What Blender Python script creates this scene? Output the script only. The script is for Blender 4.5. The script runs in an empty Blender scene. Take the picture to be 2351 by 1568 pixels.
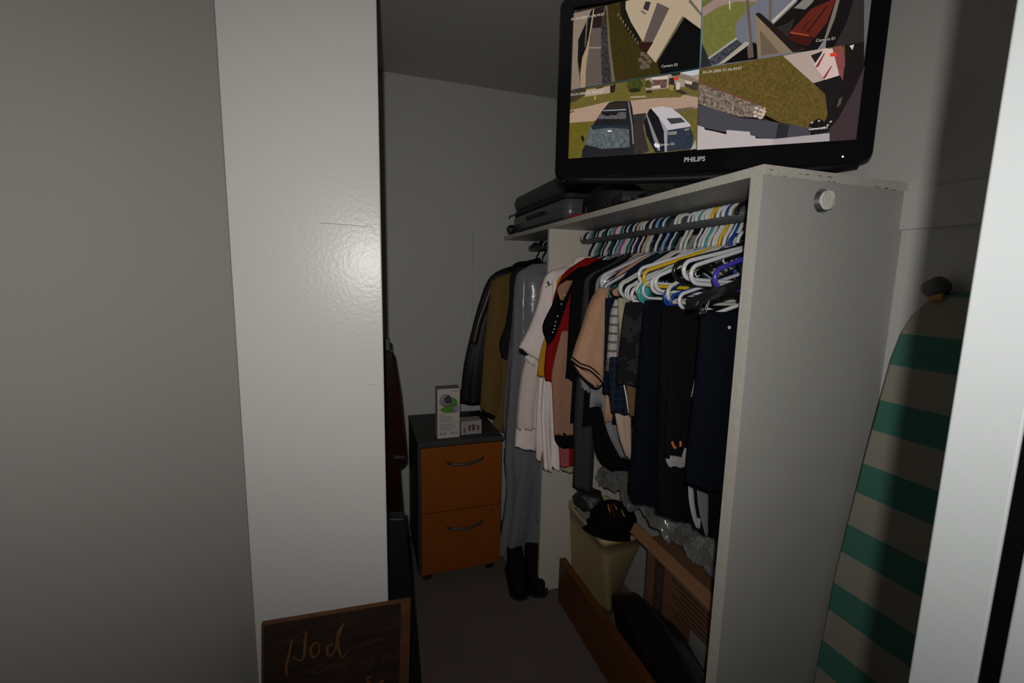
import bpy, bmesh, math, random
from mathutils import Vector, Matrix
random.seed(7)
S = bpy.context.scene
C = S.collection
PI = math.pi
# ------------------------------------------------------------------ camera
H = 1.45                                    # eye height above the floor
F = 1030.0                                  # focal length in pixels of a 2351 wide frame
PIT, YAW, ROL = [math.radians(a) for a in (7.9, 18.5, 1.15)]
FW = Vector((math.sin(YAW)*math.cos(PIT), math.cos(YAW)*math.cos(PIT), -math.sin(PIT)))
_r = Vector((math.cos(YAW), -math.sin(YAW), 0)); _u = _r.cross(FW)
RT = _r*math.cos(ROL) + _u*math.sin(ROL); UP = -_r*math.sin(ROL) + _u*math.cos(ROL)
cam = bpy.data.cameras.new('camera'); camo = bpy.data.objects.new('camera', cam); C.objects.link(camo)
camo.matrix_world = Matrix(((RT.x, UP.x, -FW.x, 0), (RT.y, UP.y, -FW.y, 0), (RT.z, UP.z, -FW.z, H), (0, 0, 0, 1)))
cam.sensor_width = 36; cam.lens = F/2351*36; cam.clip_start = .02
cam.dof.use_dof = True; cam.dof.focus_distance = 1.6; cam.dof.aperture_fstop = 9
S.camera = camo
# ------------------------------------------------------------------ light
w = bpy.data.worlds.new('world'); S.world = w; w.use_nodes = True
w.node_tree.nodes['Background'].inputs[0].default_value = (.9, .95, 1, 1)
w.node_tree.nodes['Background'].inputs[1].default_value = .006
FL = bpy.data.lights.new('camera_flash', 'SPOT')     # the flash of the camera, above the lens
FL.energy = 37; FL.color = (1, .98, .945); FL.spot_size = math.radians(150); FL.spot_blend = 1.0
FL.shadow_soft_size = .012
fo = bpy.data.objects.new('camera_flash', FL); C.objects.link(fo)
fo.location = (-.045, -.093, H+.085)
fo.rotation_euler = (math.radians(90-4), 0, math.radians(-17)); fo.scale = (1.0, .64, 1)
S.view_settings.view_transform = 'Standard'; S.view_settings.look = 'None'
S.view_settings.exposure = 0; S.view_settings.gamma = 1; S.view_settings.use_curve_mapping = False

# ------------------------------------------------------------------ helpers
def ray(x, y): return FW + RT*((x-1175.5)/F) - UP*((y-784)/F)
def atY(x, y, c): d = ray(x, y); p = d*(c/d.y); return Vector((p.x, p.y, p.z+H))
def atX(x, y, c): d = ray(x, y); p = d*(c/d.x); return Vector((p.x, p.y, p.z+H))
def atZ(x, y, c): d = ray(x, y); p = d*((c-H)/d.z); return Vector((p.x, p.y, c))
def lin(c):
    c = c/255.0
    return c/12.92 if c <= .04045 else ((c+.055)/1.055)**2.4
def rgb(r, g, b, k=1.0): return tuple(min(.9, lin(v)/k) for v in (r, g, b)) + (1,)
MATS = {}
def mat(name, col, rough=.6, spec=.5, metal=0, bump=0, bscale=200, var=0, vscale=8, coat=0, sheen=0, alpha=1, trans=0):
    if name in MATS: return MATS[name]
    m = bpy.data.materials.new(name); m.use_nodes = True; MATS[name] = m
    nt = m.node_tree; b = nt.nodes['Principled BSDF']
    b.inputs['Base Color'].default_value = col; b.inputs['Roughness'].default_value = rough
    b.inputs['Specular IOR Level'].default_value = spec; b.inputs['Metallic'].default_value = metal
    b.inputs['Coat Weight'].default_value = coat; b.inputs['Sheen Weight'].default_value = sheen
    b.inputs['Alpha'].default_value = alpha; b.inputs['Transmission Weight'].default_value = trans
    tc = nt.nodes.new('ShaderNodeTexCoord')
    if bump:
        n = nt.nodes.new('ShaderNodeTexNoise'); n.inputs['Scale'].default_value = bscale; n.inputs['Detail'].default_value = 3
        bp = nt.nodes.new('ShaderNodeBump'); bp.inputs['Strength'].default_value = bump; bp.inputs['Distance'].default_value = .002
        nt.links.new(tc.outputs['Object'], n.inputs['Vector']); nt.links.new(n.outputs['Fac'], bp.inputs['Height'])
        nt.links.new(bp.outputs['Normal'], b.inputs['Normal'])
    if var:
        n = nt.nodes.new('ShaderNodeTexNoise'); n.inputs['Scale'].default_value = vscale; n.inputs['Detail'].default_value = 4
        mx = nt.nodes.new('ShaderNodeMix'); mx.data_type = 'RGBA'
        mx.inputs['A'].default_value = tuple(v*(1-var) for v in col[:3])+(1,); mx.inputs['B'].default_value = tuple(min(1, v*(1+var)) for v in col[:3])+(1,)
        nt.links.new(tc.outputs['Object'], n.inputs['Vector']); nt.links.new(n.outputs['Fac'], mx.inputs['Factor'])
        nt.links.new(mx.outputs['Result'], b.inputs['Base Color'])
    return m
def cloth(name, col, pattern=None, col2=None, scale=60, rough=.9):
    """woven cloth; pattern: stripe_x, stripe_z, plaid, camo"""
    m = mat(name, col, rough=rough, spec=.08, bump=.5, bscale=450, var=.14, vscale=25, sheen=.0)
    if pattern and not m.get('pat'):
        m['pat'] = 1
        nt = m.node_tree; b = nt.nodes['Principled BSDF']; tc = nt.nodes.new('ShaderNodeTexCoord')
        if pattern == 'camo':
            n = nt.nodes.new('ShaderNodeTexNoise'); n.inputs['Scale'].default_value = scale
            nt.links.new(tc.outputs['Object'], n.inputs['Vector']); fac = n.outputs['Fac']
            rp = nt.nodes.new('ShaderNodeValToRGB'); rp.color_ramp.interpolation = 'CONSTANT'
            rp.color_ramp.elements[0].color = (0, 0, 0, 1); rp.color_ramp.elements[1].position = .53; rp.color_ramp.elements[1].color = (1, 1, 1, 1)
            nt.links.new(fac, rp.inputs[0]); fac = rp.outputs[0]
        else:
            outs = []
            for ax in (('X',) if pattern == 'stripe_x' else ('Z',) if pattern == 'stripe_z' else ('X', 'Z')):
                wv = nt.nodes.new('ShaderNodeTexWave'); wv.bands_direction = ax; wv.inputs['Scale'].default_value = scale
                wv.inputs['Distortion'].default_value = .4
                nt.links.new(tc.outputs['Object'], wv.inputs['Vector'])
                rp = nt.nodes.new('ShaderNodeValToRGB'); rp.color_ramp.elements[0].position = .8; rp.color_ramp.elements[1].position = .88
                nt.links.new(wv.outputs['Fac'], rp.inputs[0]); outs.append(rp.outputs[0])
            fac = outs[0]
            if len(outs) == 2:
                mm = nt.nodes.new('ShaderNodeMath'); mm.operation = 'MAXIMUM'
                nt.links.new(outs[0], mm.inputs[0]); nt.links.new(outs[1], mm.inputs[1]); fac = mm.outputs[0]
        mx = nt.nodes.new('ShaderNodeMix'); mx.data_type = 'RGBA'
        mx.inputs['A'].default_value = col; mx.inputs['B'].default_value = col2
        nt.links.new(fac, mx.inputs['Factor']); nt.links.new(mx.outputs['Result'], b.inputs['Base Color'])
    return m
def emat(name, col, s):
    m = bpy.data.materials.new(name); m.use_nodes = True; b = m.node_tree.nodes['Principled BSDF']
    b.inputs['Base Color'].default_value = (0, 0, 0, 1); b.inputs['Emission Color'].default_value = col; b.inputs['Emission Strength'].default_value = s
    return m

def obj(name, bm, m, parent=None, smooth=False, loc=None, bevel=0):
    me = bpy.data.meshes.new(name); bmesh.ops.recalc_face_normals(bm, faces=bm.faces[:]); bm.to_mesh(me); bm.free()
    for mm in (m if isinstance(m, (list, tuple)) else [m]): me.materials.append(mm)
    o = bpy.data.objects.new(name, me); C.objects.link(o)
    if smooth:
        for p in me.polygons: p.use_smooth = True
    if bevel:
        md = o.modifiers.new('bevel', 'BEVEL'); md.width = bevel; md.segments = 2; md.limit_method = 'ANGLE'
    if parent: o.parent = parent; o.location = (Vector(loc) if loc else Vector()) - (Vector(parent.get('org', (0, 0, 0))))
    elif loc: o.location = loc
    return o
def tag(o, label, cat, group=None):
    o['label'] = label; o['category'] = cat
    if group: o['group'] = group
    return o
def thing(name, label, cat, loc=(0, 0, 0), rz=0, group=None):
    o = bpy.data.objects.new(name, None); C.objects.link(o); o.location = loc; o.rotation_euler = (0, 0, rz); o.empty_display_size = .05
    return tag(o, label, cat, group)
def struct(name, bm, m, **k):
    o = obj(name, bm, m, **k)
    if not o.parent: o['kind'] = 'structure'
    return o
def bx(bm, x0, x1, y0, y1, z0, z1):
    v = [bm.verts.new((x, y, z)) for x in (x0, x1) for y in (y0, y1) for z in (z0, z1)]
    for f in ((0, 1, 3, 2), (4, 6, 7, 5), (0, 4, 5, 1), (2, 3, 7, 6), (0, 2, 6, 4), (1, 5, 7, 3)): bm.faces.new([v[i] for i in f])
    return v
def box(x0, x1, y0, y1, z0, z1): bm = bmesh.new(); bx(bm, x0, x1, y0, y1, z0, z1); return bm
def prism(bm, pts, y0, y1):
    """polygon of (x, z) points extruded along y"""
    a = [bm.verts.new((x, y0, z)) for x, z in pts]; b = [bm.verts.new((x, y1, z)) for x, z in pts]
    bm.faces.new(a); bm.faces.new(b[::-1])
    for i in range(len(a)): bm.faces.new((a[i], a[i-1], b[i-1], b[i]))
def rounded(x0, x1, z0, z1, r, n=6):
    out = []
    for cx, cz, a0 in ((x1-r, z1-r, 0), (x0+r, z1-r, 90), (x0+r, z0+r, 180), (x1-r, z0+r, 270)):
        for i in range(n+1):
            a = math.radians(a0+90*i/n); out.append((cx+r*math.cos(a), cz+r*math.sin(a)))
    return out
def spline(pts, n):
    """Catmull-Rom through tuples, n samples per span"""
    P = [tuple(p) for p in pts]; P = [P[0]]+P+[P[-1]]; out = []
    for i in range(1, len(P)-2):
        for j in range(n):
            t = j/n; a, b, c, d = P[i-1], P[i], P[i+1], P[i+2]
            out.append(tuple(.5*((2*b[k])+(-a[k]+c[k])*t+(2*a[k]-5*b[k]+4*c[k]-d[k])*t*t+(-a[k]+3*b[k]-3*c[k]+d[k])*t**3) for k in range(len(b))))
    out.append(P[-2]); return out
def tube(bm, pts, r, seg=8, closed=False, flat=1.0):
    P = [Vector(p) for p in pts]; n = len(P); rings = []; up = Vector((0, 1, 0))
    rr = r if isinstance(r, (list, tuple)) else [r]*n
    for i in range(n):
        a = P[i-1] if (i > 0 or closed) else P[i]; b = P[(i+1) % n] if (i < n-1 or closed) else P[i]
        t = (b-a).normalized()
        u = up - t*up.dot(t)
        if u.length < .05: u = Vector((1, 0, 0)) - t*t.x
        u.normalize(); v = t.cross(u)
        rings.append([bm.verts.new(P[i] + u*math.cos(2*PI*k/seg)*rr[i]*flat + v*math.sin(2*PI*k/seg)*rr[i]) for k in range(seg)])
    m = n if closed else n-1
    for i in range(m):
        A, B = rings[i], rings[(i+1) % n]
        for k in range(seg): bm.faces.new((A[k], A[(k+1) % seg], B[(k+1) % seg], B[k]))
    if not closed: bm.faces.new(rings[0]); bm.faces.new(rings[-1][::-1])
def lathe(bm, prof, seg=20, c=(0, 0), axis='z'):
    rings = []
    for r, z in prof:
        ring = []
        for k in range(seg):
            a = 2*PI*k/seg
            p = (c[0]+r*math.cos(a), c[1]+r*math.sin(a), z) if axis == 'z' else (c[0]+r*math.cos(a), z, c[1]+r*math.sin(a))
            ring.append(bm.verts.new(p))
        rings.append(ring)
    for A, B in zip(rings, rings[1:]):
        for k in range(seg): bm.faces.new((A[k], A[(k+1) % seg], B[(k+1) % seg], B[k]))
    bm.faces.new(rings[0][::-1]); bm.faces.new(rings[-1])
def text_mesh(txt, size, ext=.0004, shear=0, bold=0, align='LEFT'):
    cu = bpy.data.curves.new('t', 'FONT'); cu.body = txt; cu.size = size; cu.extrude = ext; cu.shear = shear; cu.offset = bold; cu.align_x = align
    o = bpy.data.objects.new('t', cu); C.objects.link(o)
    dg = bpy.context.evaluated_depsgraph_get(); me = bpy.data.meshes.new_from_object(o.evaluated_get(dg))
    bpy.data.objects.remove(o); bpy.data.curves.remove(cu)
    return me
def text_obj(name, txt, size, m, parent, M, **k):
    me = text_mesh(txt, size, **k); me.materials.clear(); me.materials.append(m); me.transform(M)
    o = bpy.data.objects.new(name, me); C.objects.link(o); o.parent = parent
    return o

# ------------------------------------------------------------------ materials of the room
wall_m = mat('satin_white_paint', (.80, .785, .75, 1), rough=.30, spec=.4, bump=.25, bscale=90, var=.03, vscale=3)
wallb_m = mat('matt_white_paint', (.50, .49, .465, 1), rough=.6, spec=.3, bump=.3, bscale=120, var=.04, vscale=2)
ceil_m = mat('ceiling_paint', (.5, .485, .46, 1), rough=.9, spec=.1)
shelf_m = mat('white_melamine', (.385, .38, .355, 1), rough=.45, spec=.3, bump=.1, bscale=60, var=.03, vscale=4)
edge_m = mat('raw_edge_paint', (.52, .49, .43, 1), rough=.7, bump=.6, bscale=220, var=.12, vscale=60)
jamb_m = mat('door_frame_paint', (.40, .42, .425, 1), rough=.5, spec=.3, bump=.1, bscale=60, var=.02)
floor_m = mat('floor_vinyl', (.165, .13, .115, 1), rough=.7, spec=.2, bump=.15, bscale=40, var=.12, vscale=5)
black_m = mat('black_rubber', (.012, .012, .014, 1), rough=.5)

# ------------------------------------------------------------------ room shell
XR, YE, ZC = 1.17, 2.43, 2.44
struct('floor', box(-1.7, XR+.1, -.6, YE+.1, -.1, 0), floor_m)
struct('ceiling', box(-1.7, XR+.1, -.6, YE+.1, ZC, ZC+.1), ceil_m)
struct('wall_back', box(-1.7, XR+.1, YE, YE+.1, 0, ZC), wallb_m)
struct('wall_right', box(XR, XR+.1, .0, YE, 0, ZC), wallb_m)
# white column straight ahead and the angled wall left of it
XA, XB, YB = -.336, .057, 1.40
bm = box(XA, XB, YB, YB+.14, 0, ZC)
for q in bm.verts:
    if q.co.y < YB+.01: q.co.y += .010 if q.co.x < 0 else -.004
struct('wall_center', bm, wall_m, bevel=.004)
bm = bmesh.new(); a = math.radians(57); L = 1.7
p0 = Vector((XA, YB+.012)); p1 = p0 + Vector((-math.cos(a), -math.sin(a)))*L; nrm = Vector((-math.sin(a), math.cos(a)))*.1
v = [bm.verts.new((q.x, q.y, z)) for z in (0, ZC) for q in (p0, p1, p1+nrm, p0+nrm)]
for f in ((0, 1, 2, 3), (4, 5, 6, 7), (0, 1, 5, 4), (1, 2, 6, 5), (2, 3, 7, 6), (3, 0, 4, 7)): bm.faces.new([v[i] for i in f])
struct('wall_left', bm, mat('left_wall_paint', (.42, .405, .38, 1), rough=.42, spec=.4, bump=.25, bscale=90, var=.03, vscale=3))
# raised panel with a batten on the end wall, batten along the closet's back wall
struct('trim_1', box(.576, XR, YE-.006, YE, .14, 1.682), wallb_m, bevel=.001)
struct('trim_2', box(.580, XR, YE-.012, YE-.006, 1.582, 1.664), wallb_m, bevel=.001)
struct('trim_3', box(XR-.010, XR, .222, YE-.012, 1.578, 1.664), wallb_m, bevel=.001)
struct('baseboard_back', box(-.3, .57, YE-.014, YE, 0, .14), wallb_m, bevel=.003)
# door frame beside the camera
struct('wall_front', box(.62, XR, .10, .2217, 0, ZC), jamb_m)
fr = struct('trim_4', box(.45, .62, .1795, .2217, 0, ZC), jamb_m, bevel=.0015)
fr = struct('trim_5', box(.45, .62, .06, .168, 0, ZC), jamb_m, bevel=.0015)
struct('trim_6', box(.4515, .62, .1682, .1793, 0, ZC), mat('gap_shade_black', (.003, .003, .003, 1), rough=.9, spec=0))  # near-flush black strip, its colour stands in for the shade inside the frame gap
o = obj('strike_plate', box(.4503, .4515, .169, .1785, H-.42, H-.32), mat('plate_steel', (.35, .36, .36, 1), rough=.3, metal=1), bevel=.0004)
o['kind'] = 'structure'; o.parent = bpy.data.objects['trim_6']

# ------------------------------------------------------------------ the closet shelving
XF = .75; ST, SB = 1.682, 1.663            # front plane, shelf top and underside
cl = thing('closet_shelving', 'white open wardrobe shelving with hanging bays and one thin top shelf', 'closet', (XF, .74, 0)); cl['org'] = (XF, .74, 0)
def part(name, bm, m, par, **k): return obj(name, bm, m, par, loc=None if True else 0, **k)
def P(o, par):                              # parent keeping world position
    o.parent = par; o.matrix_parent_inverse = Matrix.Translation(par.location).inverted() if par.rotation_euler.z == 0 else par.matrix_basis.inverted()
    return o
def child(name, bm, m, par, **k):
    o = obj(name, bm, m, **k); return P(o, par)
child('top_shelf', box(XF, XR-.001, .7145, YE-.013, SB, ST), shelf_m, cl, bevel=.0008)
child('shelf_edging', box(XF-.0012, XF, .7145, YE-.013, SB, ST), edge_m, cl)
# end panel with a round hole for the rail
RX, RZ, RR = .912, H+.174, .0195
bm = bmesh.new()
hole = [(RX+.003+.025*math.cos(2*PI*k/24), RZ+.025*math.sin(2*PI*k/24)) for k in range(24)]
def panel_with_hole(bm, x0, x1, z0, z1, y0, y1, hole):
    n = len(hole); outer = []
    cx = sum(h[0] for h in hole)/n; cz = sum(h[1] for h in hole)/n
    for hx, hz in hole:
        dx, dz = hx-cx, hz-cz; t = 1e9
        if dx > 1e-9: t = min(t, (x1-cx)/dx)
        if dx < -1e-9: t = min(t, (x0-cx)/dx)
        if dz > 1e-9: t = min(t, (z1-cz)/dz)
        if dz < -1e-9: t = min(t, (z0-cz)/dz)
        outer.append((cx+dx*t, cz+dz*t))
    V = [[bm.verts.new((x, y, z)) for x, z in ring] for ring in (hole, outer) for y in (y0, y1)]
    h0, h1, o0, o1 = V
    for i in range(n):
        j = (i+1) % n
        # fill the corner when two neighbouring outer points lie on different sides
        def quad(h, o, y):
            pts = [h[i], h[j], o[j]]
            a, b = outer[i], outer[j]; cor = None
            if abs(a[0]-b[0]) > 1e-6 and abs(a[1]-b[1]) > 1e-6:
                X = x0 if min(abs(a[0]-x0), abs(b[0]-x0)) < 1e-6 else x1; Z = z0 if min(abs(a[1]-z0), abs(b[1]-z0)) < 1e-6 else z1
                cor = bm.verts.new((X, y, Z)); pts.append(cor)
            pts.append(o[i]); bm.faces.new(pts); return cor
        c0 = quad(h0, o0, y0); c1 = quad(h1, o1, y1)
        bm.faces.new((h0[i], h0[j], h1[j], h1[i]))
        if c0: bm.faces.new((o0[i], c0, c1, o1[i])); bm.faces.new((c0, o0[j], o1[j], c1))
        else: bm.faces.new((o0[i], o0[j], o1[j], o1[i]))
panel_with_hole(bm, XF+.001, XR-.001, 0, SB, .7145, .7445, hole)
child('end_panel', bm, shelf_m, cl)
child('panel_edging', box(XF-.0002, XF+.001, .7148, .7442, 0, SB), edge_m, cl)
child('divider_panel', box(XF, XR-.012, 1.776, 1.794, 0, SB), mat('divider_melamine', (.62, .57, .50, 1), rough=.5, spec=.3, var=.05, vscale=3), cl, bevel=.0008)
child('plinth_board', box(.815, .845, .746, 1.700, 0, .208), mat('orange_wood', (.13, .042, .008, 1), rough=.4, spec=.4, bump=.2, bscale=40, var=.25, vscale=9), cl, bevel=.002)
rodm = mat('grey_painted_rail', (.06, .06, .064, 1), rough=.45, spec=.4, var=.2, vscale=40)
bm = bmesh.new(); lathe(bm, [(RR, .703), (RR, YE-.02)], 24, (RX, RZ), 'y')
rod = tag(obj('clothes_rail', bm, rodm, smooth=False), 'round dark grey clothes rail whose end pokes out of the side panel', 'rail')
for p in rod.data.polygons: p.use_smooth = len(p.vertices) == 4
bm = bmesh.new(); lathe(bm, [(RR*.97, .699), (RR*1.02, .7005), (RR*1.0, .7045)], 22, (RX, RZ), 'y')
for v in bm.verts: v.co += Vector((random.uniform(-1, 1), 0, random.uniform(-1, 1)))*.0006 + Vector((0, random.uniform(-.001, .001), 0))
child('chipped_end', bm, mat('chipped_paint', (.66, .63, .58, 1), rough=.8, bump=.8, bscale=150), rod)['label'] = 'chipped white sawn end'
child('sawn_end', box(XF, XR-.002, .7135, .7145, SB, ST), edge_m, cl)['label'] = 'rough sawn shelf end'
bm = bmesh.new(); rn = random.Random(2)
for k in range(16):
    x = XF+.01+rn.random()**1.3*.38; wd = rn.uniform(.002, .012); z = SB+rn.choice((0, 0, .001, .009))+rn.uniform(-.0008, .0008)
    bx(bm, x, x+wd, .7131, .7135, z, z+rn.uniform(.0006, .0014))
child('chip', bm, mat('chip_dark', (.03, .028, .025, 1), rough=.9), cl)['kind'] = 'stuff'
wc = bpy.data.objects['wall_center']
for pts in ([(735,512),(790,515),(858,522)], [(848,883),(866,884)], [(862,373),(867,375)]):
    bm = bmesh.new(); tube(bm, [atY(x, y, 1.3955) for x, y in pts], .0005, 4); P(obj('scuff', bm, mat('scuff_grey', (.45, .43, .40, 1), rough=.6)), wc)
o = struct('trim_7', box(.572, .580, YE-.010, YE, .14, 1.690), wallb_m, bevel=.003)
# ------------------------------------------------------------------ television
TL = Vector((.5444, 1.2661, H+.295)); TR = Vector((1.1728, .7952, H+.295))
EX = (TR-TL).normalized(); EZ = Vector((0, 0, 1)); EN = EX.cross(EZ)      # EN points to the viewer
ctr = (TL+TR)/2 - EN*.06
tvw = thing('television', 'black flat television showing four security camera views, standing on the top shelf', 'television', (ctr.x, ctr.y, ST))
MT = Matrix(((EX.x, -EN.x, 0, TL.x), (EX.y, -EN.y, 0, TL.y), (0, 0, 1, TL.z), (0, 0, 0, 1)))   # local: x right, y away from viewer, z up
def tchild(name, bm, m, par=tvw, **k):
    bm.transform(MT); return child(name, bm, m, par, **k)
gloss = mat('piano_black', (.006, .006, .007, 1), rough=.12, spec=.5, coat=.3)
W_, T_ = .785, .490
def frame_bm():
    bm = bmesh.new()
    def ring(pts, y): return [bm.verts.new((x, y, z)) for x, z in pts]
    out = rounded(0, W_, -.004, T_, .028, 8); out2 = rounded(.006, W_-.006, .002, T_-.006, .024, 8)
    inn = rounded(.0385, .744, .0545, .4565, .002, 8); inn2 = rounded(.0400, .7425, .056, .455, .001, 8)
    rs = [ring(out2, .045), ring(out, .030), ring(out, .008), ring(out2, 0), ring(inn, .001), ring(inn2, .006)]
    for A, B in zip(rs, rs[1:]):
        for i in range(len(A)): bm.faces.new((A[i-1], A[i], B[i], B[i-1]))
    return bm
tchild('bezel', frame_bm(), gloss, smooth=False)
bm = bmesh.new(); a = rounded(.006, W_-.006, .002, T_-.006, .024, 8); b = rounded(.07, W_-.07, .07, T_-.07, .03, 8)
A = [bm.verts.new((x, .045, z)) for x, z in a]; B = [bm.verts.new((x, .088, z)) for x, z in b]
for i in range(len(A)): bm.faces.new((A[i-1], A[i], B[i], B[i-1]))
bm.faces.new(B); tchild('back_cover', bm, mat('tv_back_plastic', (.012, .012, .013, 1), rough=.5))
# curved lower lip of the bezel
bm = bmesh.new()
tube(bm, [(x, .012+.004*math.sin(PI*i/12), -.012+.012*(abs(i-6)/6)**2) for i, x in enumerate([.03+.725*k/12 for k in range(13)])], .012, 8)
tchild('lower_lip', bm, mat('lip_matte', (.007, .007, .008, 1), rough=.5, spec=.2), smooth=True)
# neck and oval foot
bm = bmesh.new(); bx(bm, .33, .45, .025, .06, -.055, .03); tchild('neck', bm, gloss, bevel=.004)
bm = bmesh.new(); lathe(bm, [(.10, -.062), (.10, -.056), (.092, -.050), (.03, -.046)], 40)
for v in bm.verts: v.co.x = v.co.x*1.7+.40; v.co.y = v.co.y*.95+.035
tchild('foot', bm, gloss, smooth=True)

# --- the picture: flat polygons in the plane of the screen, given by their outlines on the screen
def scr(x, y):
    d = ray(x, y); o = Vector((0, 0, H)); t = (TL-o).dot(EN)/d.dot(EN); p = o+d*t-TL
    return p.dot(EX), p.z
PIC = []
def pg(col, pts, amp=0.0): PIC.append((col, pts, amp))
# upper left view
pg((52, 42, 12), [(1304,31),(1427,0),(1500,-16),(1613,-45),(1613,0),(1606,156),(1304,207)], .5)
pg((128,112,98), [(1304,31),(1361,17),(1327,88),(1325,140),(1333,201),(1304,207)], .08)
pg((14,14,16), [(1358,19),(1364,17),(1354,80),(1344,118),(1331,160),(1326,130),(1327,88)])
pg((95,85,76), [(1345,48),(1349,40),(1345,95),(1341,108)])
pg((150,130,100), [(1361,18),(1366,16),(1354,82),(1351,110),(1345,150),(1343,199),(1333,201),(1331,170),(1336,130),(1344,110),(1351,84)], .1)
pg((88,78,72), [(1364,17),(1392,10),(1380,55),(1379,110),(1382,192),(1343,199),(1346,140),(1353,100)], .12)
pg((34,22,24), [(1364,17),(1388,11),(1379,61),(1358,62)], .4)
pg((130,115,98), [(1352,105),(1388,105),(1388,109),(1352,109)])
pg((50,45,46), [(1381,55),(1391,40),(1398,120),(1404,186),(1382,192),(1379,120)], 1.5)
pg((95,84,68), [(1391,11),(1394,10),(1401,100),(1412,185),(1404,187),(1396,110)], .2)
pg((20,20,12), [(1424,1),(1440,-4),(1448,40),(1472,92),(1466,98),(1440,70),(1425,30)], 1.2)
pg((168,150,124), [(1436,0),(1480,-12),(1613,-45),(1613,67),(1567,34),(1505,142),(1484,118),(1504,84),(1476,94),(1448,48),(1436,18)], .08)
pg((88,76,72), [(1509,3),(1537,16),(1504,84),(1498,94),(1476,94)], .15)
pg((48,44,46), [(1482,0),(1494,2),(1488,23),(1476,17)])
pg((105,95,84), [(1472,20),(1484,27),(1482,31),(1471,25)])
pg((44,20,16), [(1476,94),(1500,94),(1484,120),(1470,112),(1466,98)], .4)
pg((92,80,62), [(1567,34),(1572,40),(1512,145),(1505,140)], .1)
pg((7,7,8), [(1572,37),(1612,67),(1606,156),(1518,171),(1508,141)])
pg((98,90,80), [(1580,0),(1586,-4),(1613,30),(1613,38)], .1)
for sx, sy in ((1475,122),(1484,128),(1470,135),(1478,142),(1490,138),(1486,150),(1474,152)):
    pg((92,80,66), [(sx-6,sy-3),(sx+1,sy-6),(sx+7,sy-1),(sx+5,sy+5),(sx-4,sy+5)], .3)
for k in range(9): x = 1419+k*5.6; y = 28+k*8; pg((120,112,100), [(x,y),(x+2,y),(x+1,y+7),(x-1,y+7)])
# lower left view
pg((96,86,38), [(1304,208),(1606,157),(1600,341),(1303,372)], .35)
pg((150,132,120), [(1482,178),(1606,157),(1604,190),(1590,196),(1482,206)], .15)
pg((178,182,184), [(1562,165),(1606,157),(1605,168),(1590,172),(1576,170)])
pg((40,42,22), [(1540,168),(1562,164),(1562,170),(1545,174)], .8)
pg((120,108,92), [(1545,173),(1575,169),(1604,183),(1604,190),(1575,182)], .1)
pg((190,176,160), [(1495,176),(1534,173),(1533,180),(1497,182)], .05)
pg((96,70,62), [(1498,182),(1532,180),(1530,200),(1497,202)], .9)
pg((190,176,160), [(1498,196),(1516,194),(1516,200),(1497,202)], .2)
pg((60,52,44), [(1572,182),(1604,188),(1604,205),(1590,205),(1572,196)], 1.0)
pg((185,170,150), [(1572,182),(1590,186),(1588,193),(1574,190)], .2)
pg((40,38,36), [(1536,178),(1547,176),(1552,204),(1535,204)], .9)
pg((205,52,34), [(1547,176),(1558,174),(1557,182),(1547,183)])
pg((190,176,160), [(1554,188),(1562,188),(1560,204),(1552,204)], .1)
pg((52,44,42), [(1547,207),(1563,204),(1580,213),(1568,216)], .3)
pg((60,46,34), [(1304,209),(1345,200),(1345,214),(1320,232),(1304,236)], .7)
pg((160,140,120), [(1345,205),(1400,196),(1400,212),(1342,221)], .15)
pg((30,28,28), [(1368,200),(1388,196),(1382,200),(1368,203)])
pg((34,26,22), [(1400,196),(1414,192),(1410,210),(1402,212)], .8)
def blob(col, cx, cy, rx, ry, amp=.8, n=12):
    pg(col, [(cx+rx*math.cos(2*PI*k/n)*random.uniform(.85, 1.12), cy+ry*math.sin(2*PI*k/n)*random.uniform(.85, 1.12)) for k in range(n)], amp)
blob((58,62,24), 1458, 194, 19, 15); blob((30,32,14), 1456, 206, 13, 5); blob((66,66,30), 1488, 192, 9, 10)
blob((60,36,24), 1490, 209, 8, 4); blob((140,118,50), 1542, 199, 7, 7, .5)
pg((176,150,72), [(1364,219),(1367,219),(1367,228),(1364,228)])
pg((150,132,112), [(1446,220),(1480,218),(1484,222),(1448,224)], .1)
pg((160,134,114), [(1303,253),(1340,245),(1395,232),(1450,229),(1505,224),(1562,222),(1570,216),(1603,222),(1602,246),(1545,258),(1480,261),(1455,262),(1360,277),(1303,281)], .12)
pg((100,84,66), [(1544,250),(1590,244),(1600,248),(1565,256),(1548,257)], .9)
pg((96,78,60), [(1303,256),(1318,252),(1316,257),(1303,260)], .5)
pg((92,84,22), [(1303,282),(1362,277),(1335,350),(1334,369),(1303,372)], .4)
pg((46,40,38), [(1452,262),(1484,258),(1476,290),(1490,346),(1456,360),(1454,290)], .5)
pg((26,26,30), [(1334,369),(1336,345),(1346,325),(1358,290),(1380,256),(1398,234),(1412,231),(1447,230),(1452,250),(1455,285),(1456,357)], .15)
pg((112,112,116), [(1441,232),(1444,232),(1453,290),(1455,330),(1452,330),(1449,285)])
pg((42,34,28), [(1399,236),(1438,234),(1437,249),(1386,251)], .4)
pg((150,150,152), [(1384,252),(1437,249),(1437,251.5),(1385,254)])
pg((84,80,78), [(1379,258),(1437,256),(1437,272),(1371,272)], .7)
pg((20,18,18), [(1380,258),(1420,256),(1414,264),(1402,262),(1396,266),(1384,262)], .3)
pg((82,88,90), [(1355,287),(1443,286),(1446,337),(1382,341),(1343,331)], 1.1)
pg((26,40,46), [(1355,287),(1443,286),(1444,296),(1400,292),(1360,297)], .4)
pg((205,205,200), [(1395,298),(1404,298),(1404,302),(1395,302)])
pg((14,14,16), [(1333,313),(1337,309),(1341,318),(1340,326),(1336,322)])
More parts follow.
